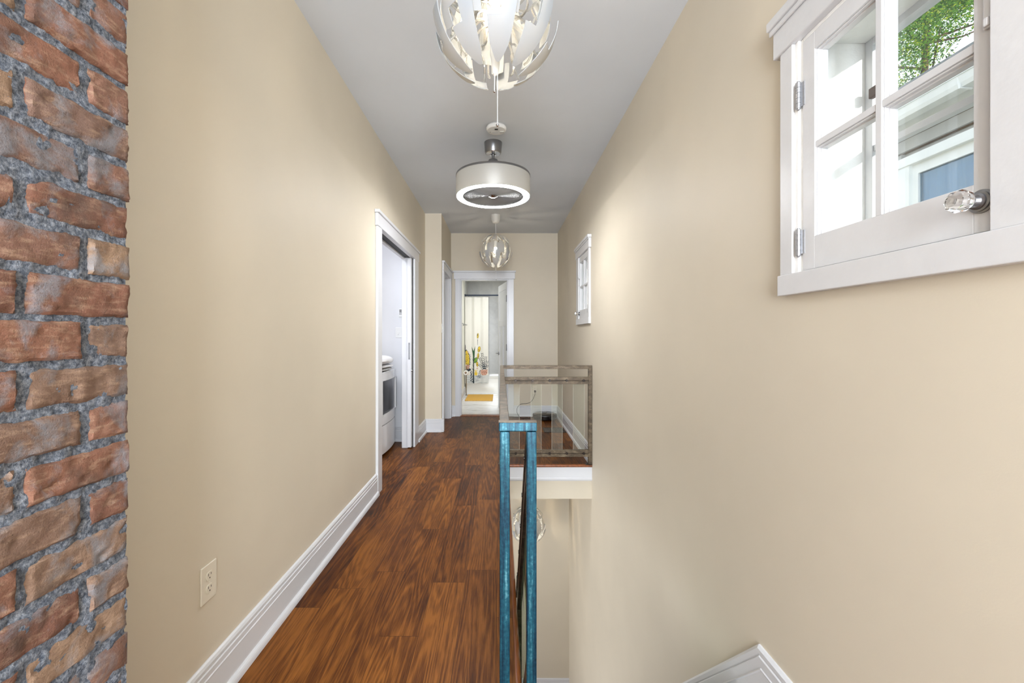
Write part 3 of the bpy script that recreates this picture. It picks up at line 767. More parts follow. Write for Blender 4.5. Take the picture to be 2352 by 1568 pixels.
def make_pendant(R=0.214, top=0.46):
    root = empty('pendant_lamp', (0, 0, 0))
    # shade tiers
    specs = [('top_petal', 1.0, 78, 76, 33, 52, 13, 14, 0, 0), ('middle_petal', 0.88, 26, 38, -29, -14, 14.8, 4, 4, 0), ('lower_petal', 1.0, -33, -5, -68, -68, 14.2, 0, 15, 0.12)]
    for nm, rr, tl, tr, bl, br, hw, tt, tb, tp_ in specs:
        me = None
        for k in range(9):
            a = 2*PI*(k + (0.5 if nm == 'middle_petal' else 0.0))/9
            if me is None:
                o = petal_mesh(R*rr, tl, tr, bl, br, hw, tt, tb, tp_).build(nm, M['petal'], root, solid=0.0022); me = o
            else:
                o = me.copy(); COL.objects.link(o); o.parent = root
            o.rotation_euler = (0, 0, a)
    # clear arms carrying the petals
    arm0 = None
    for k in range(8):
        if arm0 is None:
            m = MB()
            for e, s0 in ((-1, -14), (1, 14)):
                pts = []
                for j in range(13):
                    w = j/12; r = 0.035 + (R*0.84-0.035)*math.sin(w*PI/2)**0.8
                    la = math.radians(e*(10 + 46*w))
                    pts.append((r*math.cos(la)*math.sin(math.radians(6*e)), -r*math.cos(la), r*math.sin(la)*0.95))
                m.tube(pts, 0.0042, 6)
                pts2 = [(0.012*math.sin(q), -R*0.72 + 0.02*math.cos(q*2), e*R*0.30 + R*0.25*math.sin(q)) for q in [2*PI*i/14 for i in range(15)]]
                m.tube(pts2, 0.0035, 6)
            pts = [(0, -(0.03 + (R*0.80-0.03)*i/8), 0.012*math.sin(i)) for i in range(9)]
            m.tube(pts, 0.004, 6)
            arm0 = m.build('clear_arm', M['clear'], root); o = arm0
        else:
            o = arm0.copy(); COL.objects.link(o); o.parent = root
        o.rotation_euler = (0, 0, 2*PI*(k+0.3)/8)
    m = MB(); m.lathe([(0.0001, 0.13), (0.02, 0.13), (0.026, 0.06), (0.03, 0.045), (0.0001, 0.044)], (0, 0, 0), 20)
    m.build('socket', M['lampwhite'], root)
    m = MB(); m.lathe([(0.0001, -0.045), (0.018, -0.06), (0.02, -0.12), (0.016, -0.135), (0.010, -0.19), (0.0001, -0.195)], (0, 0, 0), 20)
    m.build('pull_guide', M['lampwhite'], root)
    m = MB(); m.sphere((0, 0, 0.004), 0.034, 20, 12); m.build('bulb', M['bulb'], root)
    m = MB(); m.tube([(0, 0, 0.13), (0, 0, top-0.10)], 0.0032, 8); m.build('cord', M['cord'], root)
    m = MB(); m.lathe([(0.0001, top-0.105), (0.02, top-0.104), (0.042, top-0.092), (0.054, top-0.06), (0.061, top), (0.0001, top)], (0, 0, 0), 28); m.build('canopy', M['lampwhite'], root)
    for x, zl in ((-0.004, -0.252), (0.006, -0.366)):
        m = MB(); m.tube([(x, -0.006, -0.17), (x, -0.006, zl)], 0.0011, 6); o = m.build('pull_cord', M['cord'], root)
        b = MB(); b.sphere((x, -0.006, zl), 0.0058, 14, 10); b.build('pull_ball', M['chrome'], o)
    return root
lamp1 = make_pendant()
tag(lamp1, 'large white petal globe pendant nearest, cut by the top edge of the picture', 'pendant lamp', 'petal globe pendants')
lamp1.location = (-0.016, 1.456, 2.29); lamp1.rotation_euler = (0, 0, 0.10)
lamp2 = copy_tree(lamp1); lamp2.location = (-0.058, 5.454, 2.29); lamp2.rotation_euler = (0, 0, 0.0)
lamp2['label'] = 'white petal globe pendant hanging above the bathroom door beyond the drum fan'
lamp3 = copy_tree(lamp1); lamp3.location = (0.325, 5.02, -0.33-0.46-0.22); lamp3.rotation_euler = (0, 0, 0.3)
lamp3['label'] = 'white petal globe pendant down in the stairwell, seen behind the near railing posts'
for ch in list(lamp3.children):
    if ch.name.startswith('canopy'): ch.location.z += 0.22
    if ch.name.startswith('cord'): ch.scale.z = 1.0; ch.location.z += 0.11; ch.scale.z = 1.0

# ------------------------------------------------------------------ drum ceiling fan with ring light
def fan():
    root = empty('ceiling_fan', (-0.057, 3.41, H)); tag(root, 'round drum ceiling fan with glowing ring light and nickel downrod', 'ceiling fan')
    def z(v): return v - H
    MB().lathe([(0.0001, 0), (0.071, 0), (0.0705, -0.01), (0.066, -0.075), (0.062, -0.085), (0.0001, -0.085)], (0, 0, 0), 40).build('canopy', M['nickel'], root)
    MB().lathe([(0.0001, -0.0852), (0.058, -0.0852), (0.056, -0.089), (0.024, -0.090), (0.022, -0.083), (0.0001, -0.083)], (0, 0, 0), 32).build('canopy_ring', M['chrome'], root)
    MB().tube([(0, 0, -0.086), (0, 0, z(2.59))], 0.0115, 14).build('downrod', M['nickel'], root)
    R = 0.295; zt, zb = z(2.482), z(2.318)
    MB().lathe([(0.0001, z(2.612)), (0.036, z(2.612)), (0.039, z(2.606)), (0.039, z(2.572)), (0.050, z(2.562)), (0.12, z(2.533)), (0.25, z(2.500)), (R, zt+0.004), (R+0.002, zt), (R+0.002, zt-0.012), (0.0001, zt-0.012)], (0, 0, 0), 64).build('top_cap', M['nickel'], root)
    MB().lathe([(R, zt-0.012), (R, zb+0.006), (R-0.004, zb), (R-0.010, zb), (R-0.010, zt-0.013)], (0, 0, 0), 72).build('drum_shade', plain('fan_drum_mesh', rgb(196, 195, 190), 0.45, 0.25, bump=0.1, bscale=300), root)
    m = MB(); m.lathe([(R-0.010, zb+0.012), (R-0.006, zb-0.004), (R-0.028, zb-0.010), (R-0.050, zb-0.004), (R-0.052, zb+0.012)], (0, 0, 0), 72)
    MB().lathe([(R-0.0525, zb-0.003), (R-0.0525, zb+0.06), (R-0.055, zb+0.06), (R-0.055, zb-0.003), (R-0.0525, zb-0.003)], (0, 0, 0), 64).build('inner_wall', plain('fan_inner_wall', rgb(120, 119, 118), 0.5), root)
    m.build('ring_light', emit('ring_led', (0.97, 0.98, 1.0, 1), 72), root)
    m = MB()
    for i in range(26):
        r = 0.040 + i*0.0077
        m.lathe([(r-0.0022, zb+0.008), (r, zb+0.0060), (r+0.0022, zb+0.008), (r, zb+0.0100), (r-0.0022, zb+0.008)], (0, 0, 0), 56)
    for k in range(6):
        a = PI*k/3; m.tube([(0.03*math.cos(a), 0.03*math.sin(a), zb+0.010), (0.248*math.cos(a), 0.248*math.sin(a), zb+0.010)], 0.0016, 6)
    m.build('grille', plain('fan_grille_wire', rgb(128, 127, 126), 0.4, 0.3), root)
    m = MB()
    for k in range(5):
        a = 2*PI*k/5; c, s = math.cos(a), math.sin(a)
        v = [(0.04*c, 0.04*s, zb+0.08), (0.22*c - 0.05*s, 0.22*s + 0.05*c, zb+0.07), (0.235*c + 0.03*s, 0.235*s - 0.03*c, zb+0.085), (0.05*c + 0.025*s, 0.05*s - 0.025*c, zb+0.09)]
        m.add(v, [(0, 1, 2, 3)])
    m.build('blades', plain('fan_blade_grey', rgb(60, 59, 58), 0.7), root, solid=0.003)
    MB().lathe([(0.0001, zb+0.030), (R-0.051, zb+0.030), (R-0.051, zb+0.033), (0.0001, zb+0.033)], (0, 0, 0), 48).build('added_backing_disc', plain('fan_added_backing_disc', rgb(92, 91, 90), 0.6), root)  # solid disc added to hide the bright spots on the blades
    MB().lathe([(0.0001, zb-0.006), (0.02, zb-0.005), (0.026, zb), (0.036, zb+0.004), (0.036, zb+0.010), (0.0001, zb+0.010)], (0, 0, 0), 28).build('center_cap', M['chrome'], root)
fan()

# ------------------------------------------------------------------ smoke detector
sd = empty('smoke_detector', (-0.029, 3.14, H)); tag(sd, 'round white smoke detector on the ceiling beyond the nearest pendant', 'smoke detector')
MB().lathe([(0.0001, 0), (0.066, 0), (0.066, -0.010), (0.0001, -0.010)], (0, 0, 0), 36).build('base', plain('detector_base', rgb(190, 190, 188), 0.5), sd)
MB().lathe([(0.0001, -0.010), (0.072, -0.010), (0.074, -0.014), (0.073, -0.026), (0.066, -0.034), (0.0001, -0.036)], (0, 0, 0), 40).build('cover', M['white_plastic'], sd)
MB().box(-0.012, -0.035, -0.038, 0.012, -0.020, -0.034).build('vent_slot', M['dark'], sd)
m = MB().box(0.026, 0.005, -0.0375, 0.058, 0.036, -0.034); m.build('test_button', plain('button_grey', rgb(208, 208, 205), 0.4), sd, 0.001)
MB().box(-0.03, 0.022, -0.0372, 0.014, 0.025, -0.034).box(-0.05, 0.012, -0.036, -0.04, 0.018, -0.034).build('label_line', plain('grey_print', rgb(150, 150, 150), 0.5), sd)

# ------------------------------------------------------------------ outlets, switches
def outlet(loc, face, mat, label, w=0.074, h=0.119):
    """duplex outlet; built facing -Y then turned"""
    o = empty('wall_outlet', loc, face); tag(o, label, 'outlet')
    MB().prism([(-w/2, -h/2), (w/2, -h/2), (w/2, h/2), (-w/2, h/2)], 1, 0, -0.0055).build('plate', mat, o, 0.004, seg=3)
    for zc in (0.0205, -0.0205):
        r = MB(); pts = []
        for k in range(24):
            a = 2*PI*k/24; pts.append((0.0165*math.cos(a), zc + max(-0.0135, min(0.0135, 0.0165*math.sin(a)))))
        r.prism(pts, 1, -0.0052, -0.0072); rec = r.build('receptacle', mat, o, 0.0006)
        s = MB(); s.box(-0.0072, -0.0069, zc+0.0005, -0.0052, -0.0075, zc+0.0085); s.box(0.0052, -0.0069, zc+0.0015, 0.0072, -0.0075, zc+0.0080)
        s.tube([(0, -0.0069, zc-0.0065), (0, -0.0075, zc-0.0065)], 0.0024, 10); s.build('slots', M['dark'], rec)
    MB().tube([(0, -0.005, 0), (0, -0.0066, 0)], 0.0028, 10).build('screw', mat, o)
    return o
outlet((XL, 1.381, 0.4125), PI/2, M['plastic'], 'ivory duplex wall outlet low on the left wall above the baseboard')
outlet((0.517, YF, 0.397), 0, M['plastic'], 'ivory wall outlet on the far wall with a black plug', 0.076, 0.125)
# power cord from the far outlet to the robot vacuum
cd_ = empty('power_cord', (0.52, YF-0.03, 0.38)); tag(cd_, 'thin black power cord looping from the far outlet to the floor', 'cord')
def cord_pts():
    ctrl = [(0.520, 6.385, 0.372), (0.515, 6.36, 0.33), (0.47, 6.355, 0.24), (0.40, 6.36, 0.20), (0.31, 6.36, 0.19), (0.255, 6.35, 0.14), (0.25, 6.34, 0.07), (0.285, 6.30, 0.012), (0.33, 6.24, 0.005), (0.38, 6.26, 0.005), (0.43, 6.25, 0.006), (0.462, 6.23, 0.02)]
    out = []
    for i in range(len(ctrl)-1):
        p0, p1, p2, p3 = [Vector(ctrl[max(0, min(len(ctrl)-1, i+k))]) for k in (-1, 0, 1, 2)]
        for j in range(6):
            t = j/6; out.append(0.5*((2*p1) + (p2-p0)*t + (2*p0-5*p1+4*p2-p3)*t*t + (3*p1-p0-3*p2+p3)*t**3))
    out.append(Vector(ctrl[-1])); return out
o = MB().tube([p - cd_.location for p in cord_pts()], 0.0032, 8).build('cable', M['black_plastic'], cd_)
MB().box(-0.014, -0.025, -0.015, 0.014, 0.022, 0.012).build('plug', M['black_plastic'], cd_, 0.004)
# robot vacuum
rv = empty('robot_vacuum', (0.647, 6.195, 0)); tag(rv, 'black disc robot vacuum on the floor in the far right corner', 'robot vacuum')
MB().lathe([(0.0001, 0.012), (0.16, 0.012), (0.172, 0.02), (0.177, 0.035), (0.177, 0.068), (0.172, 0.078), (0.16, 0.082), (0.0001, 0.082)], (0, 0, 0), 56).build('body', plain('vacuum_black', rgb(34, 32, 32), 0.35), rv)
MB().lathe([(0.0001, 0.0825), (0.145, 0.0825), (0.150, 0.086), (0.143, 0.090), (0.0001, 0.091)], (0, 0, 0), 48).build('lid', plain('vacuum_lid', rgb(60, 57, 55), 0.22), rv)
MB().lathe([(0.0001, 0.091), (0.03, 0.091), (0.034, 0.094), (0.03, 0.098), (0.0001, 0.098)], (0, 0.02, 0), 24).build('button', M['nickel'], rv)
m = MB()
for k in range(17):
    a0 = PI*1.12 + (PI*0.76)*k/17; a1 = PI*1.12 + (PI*0.76)*(k+1)/17
    v = [(0.180*math.cos(a), 0.180*math.sin(a), z) for z in (0.022, 0.066) for a in (a0, a1)]
    m.add(v, [(0, 1, 3, 2)], 0, True)
m.build('bumper', M['black_gloss'], rv)
m = MB(); m.tube([(-0.09, 0, 0.0), (-0.09, 0, 0.03)], 0.0, 6) if False else m.lathe([(0.0001, -0.009), (0.022, -0.009), (0.022, 0.009), (0.0001, 0.009)], (-0.1, 0, 0.0225), 18, 0).lathe([(0.0001, -0.009), (0.022, -0.009), (0.022, 0.009), (0.0001, 0.009)], (0.1, 0, 0.0225), 18, 0)
m.build('wheels', M['dark'], rv)
# floor register
fr = empty('floor_register', (0.685, 5.465, 0)); tag(fr, 'dark metal floor register grate beside the right baseboard', 'floor vent')
m = MB(); m.box(-0.135, -0.14, 0, 0.135, -0.118, 0.006); m.box(-0.135, 0.118, 0, 0.135, 0.14, 0.006); m.box(-0.135, -0.118, 0, -0.113, 0.118, 0.006); m.box(0.113, -0.118, 0, 0.135, 0.118, 0.006)
m.build('frame', plain('register_dark', rgb(52, 46, 42), 0.4, 0.6), fr, 0.001)
m = MB(); rnd = random.Random(3)
for i in range(12): m.box(-0.113 + i*0.0195, -0.118, 0.001, -0.113 + i*0.0195 + 0.007, 0.118, 0.0045)
for j in range(13): m.box(-0.113, -0.118 + j*0.0188, 0.0012, 0.113, -0.118 + j*0.0188 + 0.006, 0.0042)
m.build('grate', plain('register_grate', rgb(92, 86, 80), 0.35, 0.7), fr)
MB().box(-0.113, -0.118, 0.0002, 0.113, 0.118, 0.0008).build('duct', M['dark'], fr)
# light switch on the step wall
sw = empty('light_switch', (XC, 5.394, 1.305), PI/2); tag(sw, 'slim white light switch beside the closet door casing', 'light switch')
MB().box(-0.013, -0.006, -0.058, 0.033, 0, 0.058).build('plate', M['white_plastic'], sw, 0.002)
MB().box(0.0, -0.012, -0.014, 0.010, -0.005, 0.012).build('toggle', M['white_plastic'], sw, 0.001)
# ------------------------------------------------------------------ laundry things
ls = empty('light_switch', (-1.145, 4.9, 1.2455)); tag(ls, 'white two gang switch plate inside the laundry room', 'light switch')
MB().box(-0.057, -0.006, -0.058, 0.057, 0, 0.058).build('plate', M['white_plastic'], ls, 0.002)
MB().box(-0.028, -0.016, -0.006, -0.018, -0.005, 0.012).build('toggle', M['white_plastic'], ls, 0.001)
MB().box(0.018, -0.016, -0.012, 0.028, -0.005, 0.006).build('toggle', M['white_plastic'], ls, 0.001)
MB().tube([(-0.023, -0.005, -0.024), (-0.023, -0.008, -0.024)], 0.003, 8).tube([(0.023, -0.005, -0.024), (0.023, -0.008, -0.024)], 0.003, 8).build('screws', M['nickel'], ls)
rc = empty('remote_control', (-1.14, 4.9, 1.467)); tag(rc, 'small white fan remote in a wall cradle above the laundry switches', 'remote control')
MB().box(-0.022, -0.010, -0.048, 0.022, 0, 0.040).build('cradle', M['white_plastic'], rc, 0.003)
MB().box(-0.020, -0.024, -0.040, 0.020, -0.010, 0.052).build('body', M['white_plastic'], rc, 0.004)
m = MB()
for zz in (0.034, 0.018): m.box(-0.013, -0.026, zz-0.005, 0.013, -0.0238, zz+0.005)
for zz in (0.003, -0.012): m.box(-0.013, -0.0255, zz-0.003, 0.0, -0.0238, zz+0.003); m.box(0.003, -0.0255, zz-0.003, 0.013, -0.0238, zz+0.003)
m.build('buttons', plain('button_dark', rgb(70, 70, 72), 0.5), rc)
def dryer():
    root = empty('dryer', (-1.49, 4.46, 0)); tag(root, 'white front loading dryer with a square window inside the laundry room', 'dryer')
    ap = plain('appliance_white', rgb(232, 233, 236), 0.12)
    X1 = 0.335; y0, y1 = -0.345, 0.345
    MB().box(-0.34, y0, 0.03, X1-0.03, y1, 0.82).build('cabinet', ap, root, 0.008)
    # bowed front skirts
    def bow(z0, z1, d, ya=y0, yb=y1, thick=0.03, mat=ap, nm='front_panel', fl=None):
        n = 14; pts = [(X1-0.03, ya)] + [(X1 - d*((2*(i/n)-1)**2), ya + (yb-ya)*i/n) for i in range(n+1)] + [(X1-0.03, yb)]
        return MB().prism(pts, 2, z0, z1, 0, False).build(nm, mat, root, 0.003)
    bow(0.03, 0.31, 0.028, nm='lower_panel')
    bow(0.318, 0.84, 0.028, nm='door_frame') if False else None
    # door: frame round a recessed dark window
    yw0, yw1, zw0, zw1 = -0.235, 0.285, 0.42, 0.755
    bow(0.318, zw0, 0.028, nm='door'); d = bow(zw1, 0.835, 0.028, nm='control_panel')
    for a, b in ((y0, yw0), (yw1, y1)): MB().box(X1-0.03, a, zw0, X1-0.012, b, zw1).build('door_stile', ap, root, 0.003)
    MB().box(X1-0.026, yw0, zw0, X1-0.018, yw1, zw1).build('door_window', plain('dark_dryer_glass', rgb(40, 38, 36), 0.03, 0.0, coat=1.0), root)
    MB().box(X1-0.018, yw0-0.012, zw0-0.012, X1-0.006, yw0, zw1+0.012).box(X1-0.018, yw1, zw0-0.012, X1-0.006, yw1+0.012, zw1+0.012).box(X1-0.018, yw0, zw1, X1-0.006, yw1, zw1+0.012).box(X1-0.018, yw0, zw0-0.012, X1-0.006, yw1, zw0).build('window_bezel', ap, root, 0.003)
    MB().box(-0.34, y0, 0.82, X1-0.02, y1, 0.842).build('top_panel', ap, root, 0.006)
    for x in (-0.28, 0.26):
        for y in (-0.29, 0.29): MB().lathe([(0.0001, 0), (0.02, 0), (0.02, 0.03), (0.0001, 0.03)], (x, y, 0), 14).build('foot', M['dark'], root)
dryer()
fb = empty('folded_blanket', (-1.46, 4.47, 0.842)); tag(fb, 'puffy white folded bedding lying on top of the dryer', 'bedding')
cl = plain('white_bedding', rgb(236, 236, 238), 0.85, bump=0.5, bscale=25)
def puff(r1, r2, h, z0, seed, lump):
    m = MB(); n, k = 48, 12; v = []
    for i in range(n):
        a = 2*PI*i/n
        for j in range(k+1):
            t = PI*j/k; rr = math.sin(t)**0.45
            ca, sa = math.cos(a), math.sin(a)
            sq = (abs(ca)**3.2 + abs(sa)**3.2)**(-1/3.2)
            q = 1 + lump*mnoise.noise(Vector((ca*2+seed, sa*2, t*1.5)))
            v.append((r1*ca*rr*sq*q, r2*sa*rr*sq*q, max(z0, z0 + h/2 - h/2*math.cos(t)*1.0 + lump*0.1*mnoise.noise(Vector((ca*5, sa*5+seed, t))))))
    f = [(i*(k+1)+j, ((i+1) % n)*(k+1)+j, ((i+1) % n)*(k+1)+j+1, i*(k+1)+j+1) for i in range(n) for j in range(k)]
    return m.add(v, f, 0, True)
puff(0.30, 0.30, 0.035, 0.0005, 4, 0.05).build('lower_fold', plain('grey_bedding', rgb(206, 206, 206), 0.85, bump=0.5, bscale=40), fb)
puff(0.31, 0.31, 0.034, 0.032, 9, 0.04).build('middle_fold', cl, fb)
puff(0.315, 0.32, 0.10, 0.06, 2, 0.05).build('top_fold', cl, fb)

# ------------------------------------------------------------------ bathroom things
tub = empty('bathtub', (0.03, 9.22, 0.004)); tag(tub, 'white alcove bathtub behind the shower curtain', 'bathtub')
ct = plain('tub_white', rgb(240, 240, 236), 0.12)
m = MB(); x0, x1, yy0, yy1 = BL+0.012-0.03, BR-0.012-0.03, 8.86-9.22, BB-0.004-9.22
m.box(x0, yy0, 0, x1, yy0+0.02, 0.335); m.build('apron', ct, tub, 0.004)
m = MB(); m.box(x0, yy0-0.012, 0.33, x1, yy0+0.09, 0.368); m.box(x0, yy1-0.06, 0.33, x1, yy1, 0.368); m.box(x0, yy0+0.09, 0.33, x0+0.09, yy1-0.06, 0.368); m.box(x1-0.09, yy0+0.09, 0.33, x1, yy1-0.06, 0.368)
m.build('rim', ct, tub, 0.01, seg=3)
v = []; 
for s_, z in ((1.0, 0.345), (0.92, 0.15), (0.84, 0.08)):
    xa_, xb_, ya_, yb_ = x0+0.09, x1-0.09, yy0+0.09, yy1-0.06; cx, cy = (xa_+xb_)/2, (ya_+yb_)/2
    for sx, sy in ((-1,-1),(1,-1),(1,1),(-1,1)): v.append((cx + sx*(xb_-xa_)/2*s_, cy + sy*(yb_-ya_)/2*s_, z))
MB().add(v, [(0,1,5,4),(1,2,6,5),(2,3,7,6),(3,0,4,7),(4,5,9,8),(5,6,10,9),(6,7,11,10),(7,4,8,11),(8,9,10,11)]).build('basin', ct, tub)
# rod
rd = empty('curtain_rod', (0.03, 8.80, 2.045)); tag(rd, 'dark navy shower curtain rod above the bathtub', 'curtain rod')
MB().tube([(BL+0.006-0.03, 0, 0), (BR-0.006-0.03, 0, 0)], 0.013, 14).build('rod', M['navy'], rd)
MB().tube([(BL+0.001-0.03, 0, 0), (BL+0.016-0.03, 0, 0)], 0.026, 16).build('flange', M['navy'], rd)
MB().tube([(BR-0.016-0.03, 0, 0), (BR-0.001-0.03, 0, 0)], 0.026, 16).build('flange', M['navy'], rd)
# curtain with printed potted plants
def curtain():
    root = empty('shower_curtain', (-0.485, 8.775, 2.03)); tag(root, 'off-white shower curtain printed with yellow and green potted cacti', 'shower curtain')
    cx, cz = root.location.x, root.location.z
    XA, XB_, ZT_, ZB = -0.722, -0.245, 2.005, 0.232
    def surf(x, z):
        u = (x-XA)/(XB_-XA); amp = 0.020*(1.15 - 0.7*u)
        fold = math.sin(u*2*PI*2.6 + 0.9) + 0.30*math.sin(u*2*PI*5.3 + 1.0)
        fl = 0.6 + 0.4*(z-ZB)/(ZT_-ZB)
        return -amp*fold*fl
    m = MB(); nx, nz_ = 90, 62; v = []
    for i in range(nx+1):
        for j in range(nz_+1):
            x = XA + (XB_-XA)*i/nx; z = ZB + (ZT_-ZB)*j/nz_
            zz = z + (0.005*math.sin(i*0.35) if j == 0 else 0)
            v.append((x-cx, surf(x, z), zz-cz))
    m.add(v, [(i*(nz_+1)+j, (i+1)*(nz_+1)+j, (i+1)*(nz_+1)+j+1, i*(nz_+1)+j+1) for i in range(nx) for j in range(6, nz_)], 0, True)
    o_ = len(m.v) - len(v); m.f += [tuple(q + o_ for q in (i*(nz_+1)+j, (i+1)*(nz_+1)+j, (i+1)*(nz_+1)+j+1, i*(nz_+1)+j+1)) for i in range(nx) for j in range(6)]; m.mi += [6]*(nx*6); m.sm += [True]*(nx*6)
    # printed shapes: pixel-like outlines in (x, z) laid on the cloth, in the same mesh
    def px(X, Y): return (X-1149)*8.76/980, CAM_H - (Y-771)*8.76/980
    def print_poly(pts, mi, lift):
        if len(pts) < 3: return
        c = (sum(p[0] for p in pts)/len(pts), sum(p[1] for p in pts)/len(pts))
        ring = []
        for i in range(len(pts)):
            p, q = pts[i], pts[(i+1) % len(pts)]
            for k in range(3): ring.append((p[0]+(q[0]-p[0])*k/3, p[1]+(q[1]-p[1])*k/3))
        def P(p): 
            x, z = px(*p); x = max(XA, min(XB_, x)); z = max(ZB+0.004, z)
            return (x-cx, surf(x, z)-lift, z-cz)
        mid = [((p[0]+c[0])/2, (p[1]+c[1])/2) for p in ring]
        n = len(ring); vs = [P(p) for p in ring] + [P(p) for p in mid] + [P(c)]
        fs = [(i, (i+1) % n, n+(i+1) % n, n+i) for i in range(n)] + [(n+i, n+(i+1) % n, 2*n) for i in range(n)]
        m.add(vs, fs, mi)
    def blob(x, y, rx, ry, mi, lift, rot=0.0, n=10):
        print_poly([(x + rx*math.cos(2*PI*k/n)*math.cos(rot) - ry*math.sin(2*PI*k/n)*math.sin(rot), y + rx*math.cos(2*PI*k/n)*math.sin(rot) + ry*math.sin(2*PI*k/n)*math.cos(rot)) for k in range(n)], mi, lift)
    rnd = random.Random(5)
    # base line wash
    for k in range(16):
        y = 863 + k*1.05; x = 1069 + rnd.random()*30; w = 6 + rnd.random()*16
        print_poly([(x, y), (min(1121.5, x+w), y-0.4), (min(1121.5, x+w), y+0.1), (x, y+0.45)], 7, 0.002)
    # tall yellow cactus in a pink pot, far left
    print_poly([(1069, 805), (1071, 802), (1074, 806), (1077.5, 814), (1079, 825), (1078.5, 838), (1069, 838)], 5, 0.0018); 
    print_poly([(1069.6, 807), (1072, 804), (1074, 808), (1077, 816), (1078, 826), (1077.5, 837), (1069.6, 837)], 1, 0.0026)
    for k in range(22): blob(1070.5 + rnd.random()*6.5, 812 + rnd.random()*24, 0.55, 0.9, 5, 0.0034)
    for k in range(7): blob(1079.3 + 0.6*(k % 2), 815 + k*3.6, 1.2, 0.8, 5, 0.0034, 0.5)
    blob(1074.6, 808.5, 1.7, 1.5, 3, 0.0036)
    print_poly([(1069, 838), (1079, 838), (1077, 848), (1070, 848)], 3, 0.0026)
    for k in range(4): print_poly([(1070.5+k*2.3, 839), (1071.2+k*2.3, 839), (1071+k*2, 849), (1070.4+k*2, 849)], 5, 0.0034)
    print_poly([(1068, 848), (1080, 846), (1082, 850), (1076, 853), (1068, 852)], 5, 0.003)
    blob(1072.5, 856, 3.4, 5.0, 3, 0.003); blob(1072.5, 856, 1.8, 2.6, 0, 0.0036); blob(1068.5, 800, 1.2, 9, 5, 0.003)
    # dark trailing plant and tall green plant
    for k in range(26): blob(1083 + rnd.uniform(-2.5, 2.5), 853 + k*0.95, 1.1, 0.8, 5, 0.003, rnd.random()*3)
    print_poly([(1086.3, 880), (1087.0, 840), (1086.2, 812), (1083, 795), (1086.2, 804), (1087.8, 806), (1091.5, 794), (1090.4, 812), (1088.8, 840), (1089.3, 880)], 2, 0.0026)
    print_poly([(1086.6, 880), (1087.2, 822), (1088.6, 822), (1089.2, 880)], 5, 0.0032)
    for k, (a, b) in enumerate(((1083, 799), (1084, 806), (1083.5, 822), (1084, 835), (1082, 843))): print_poly([(a, b), (1087.5, b+6), (1087.3, b+8.5)], 2, 0.003)
    # green and yellow prickly pear
    blob(1092.5, 827, 4.2, 7.0, 2, 0.0028, 0.35); blob(1092.5, 827, 3.2, 6.0, 4, 0.0034, 0.35)
    for k in range(14): blob(1092.5 + rnd.uniform(-3, 3), 827 + rnd.uniform(-5.5, 5.5), 0.7, 0.6, 2, 0.004)
    for (x, y, a, b, r) in ((1100.3, 802, 3.0, 6.6, 0.15), (1098.2, 817, 2.0, 6.5, 0.08), (1096.0, 836, 2.3, 5.8, -0.1), (1097.4, 771, 1.7, 6.0, 0.05)):
        blob(x, y, a+0.5, b+0.5, 5, 0.0024, r); blob(x, y, a, b, 1, 0.003, r)
        for k in range(8): blob(x + rnd.uniform(-a, a)*0.6, y + rnd.uniform(-b, b)*0.7, 0.5, 0.7, 5, 0.0036)
    print_poly([(1096.6, 779), (1097.6, 779), (1097.2, 792), (1096.7, 792)], 5, 0.003)
    blob(1096, 845.5, 2.0, 1.3, 3, 0.0036)
    for (a, b) in ((1090.5, 849), (1095.5, 849)): print_poly([(1092.2, 855), (a-0.8, b), (a+0.8, b-0.6), (1094.0, 855)], 1, 0.003)
    print_poly([(1089.6, 855), (1096.8, 855), (1095.8, 861.8), (1090.4, 861.8)], 1, 0.003)
    # navy leafy plant in a woven pot
    def frond(x0_, y0_, x1_, y1_, n, s):
        for k in range(n):
            t_ = (k+0.5)/n; x = x0_+(x1_-x0_)*t_; y = y0_+(y1_-y0_)*t_ - 6*math.sin(t_*PI)*0.3
            a = math.atan2(y1_-y0_, x1_-x0_)
            for e in (-1, 1): blob(x - e*1.7*math.sin(a), y + e*1.7*math.cos(a), s*1.9, s*0.75, 5, 0.0028, a + e*0.8, 8)
    frond(1112, 848, 1107, 810, 9, 0.95); frond(1112, 848, 1101, 821, 8, 0.95); frond(1113, 848, 1116, 818, 8, 0.9); frond(1114, 848, 1119.5, 828, 6, 0.85)
    frond(1110, 849, 1099.5, 837, 5, 0.9); frond(1116, 850, 1120, 838, 4, 0.85); frond(1105, 850, 1099.5, 868, 6, 0.9); frond(1112, 849, 1110, 833, 5, 0.9)
    print_poly([(1103.5, 849.5), (1120, 848.5), (1119, 858), (1115.5, 861.5), (1107, 861.5), (1104, 857)], 3, 0.0034)
    for k in range(26): blob(1105 + rnd.random()*13.5, 850.5 + rnd.random()*10, 0.9, 0.45, 8, 0.004, rnd.random()*3)
    mats = [plain('curtain_cloth', rgb(226, 223, 214), 0.8), plain('print_yellow', rgb(222, 190, 62), 0.8), plain('print_dark_green', rgb(58, 92, 60), 0.8), plain('print_pink', rgb(206, 160, 140), 0.8), plain('print_green', rgb(128, 172, 60), 0.8),
            plain('print_navy', rgb(38, 50, 62), 0.8), plain('print_wash', rgb(206, 209, 208), 0.8), plain('print_grey', rgb(140, 150, 158), 0.8), plain('print_brown', rgb(150, 100, 84), 0.8)]
    m.build('cloth', mats, root)
    for k in range(9):
        x = XA + 0.015 + (XB_-XA-0.03)*k/8
        MB().lathe([(0.0185, -0.0012), (0.0197, 0), (0.0185, 0.0012), (0.0173, 0), (0.0185, -0.0012)], (x-cx, 8.80-8.775, 2.041-cz), 20, 0).build('ring', M['brass'], root)
curtain()
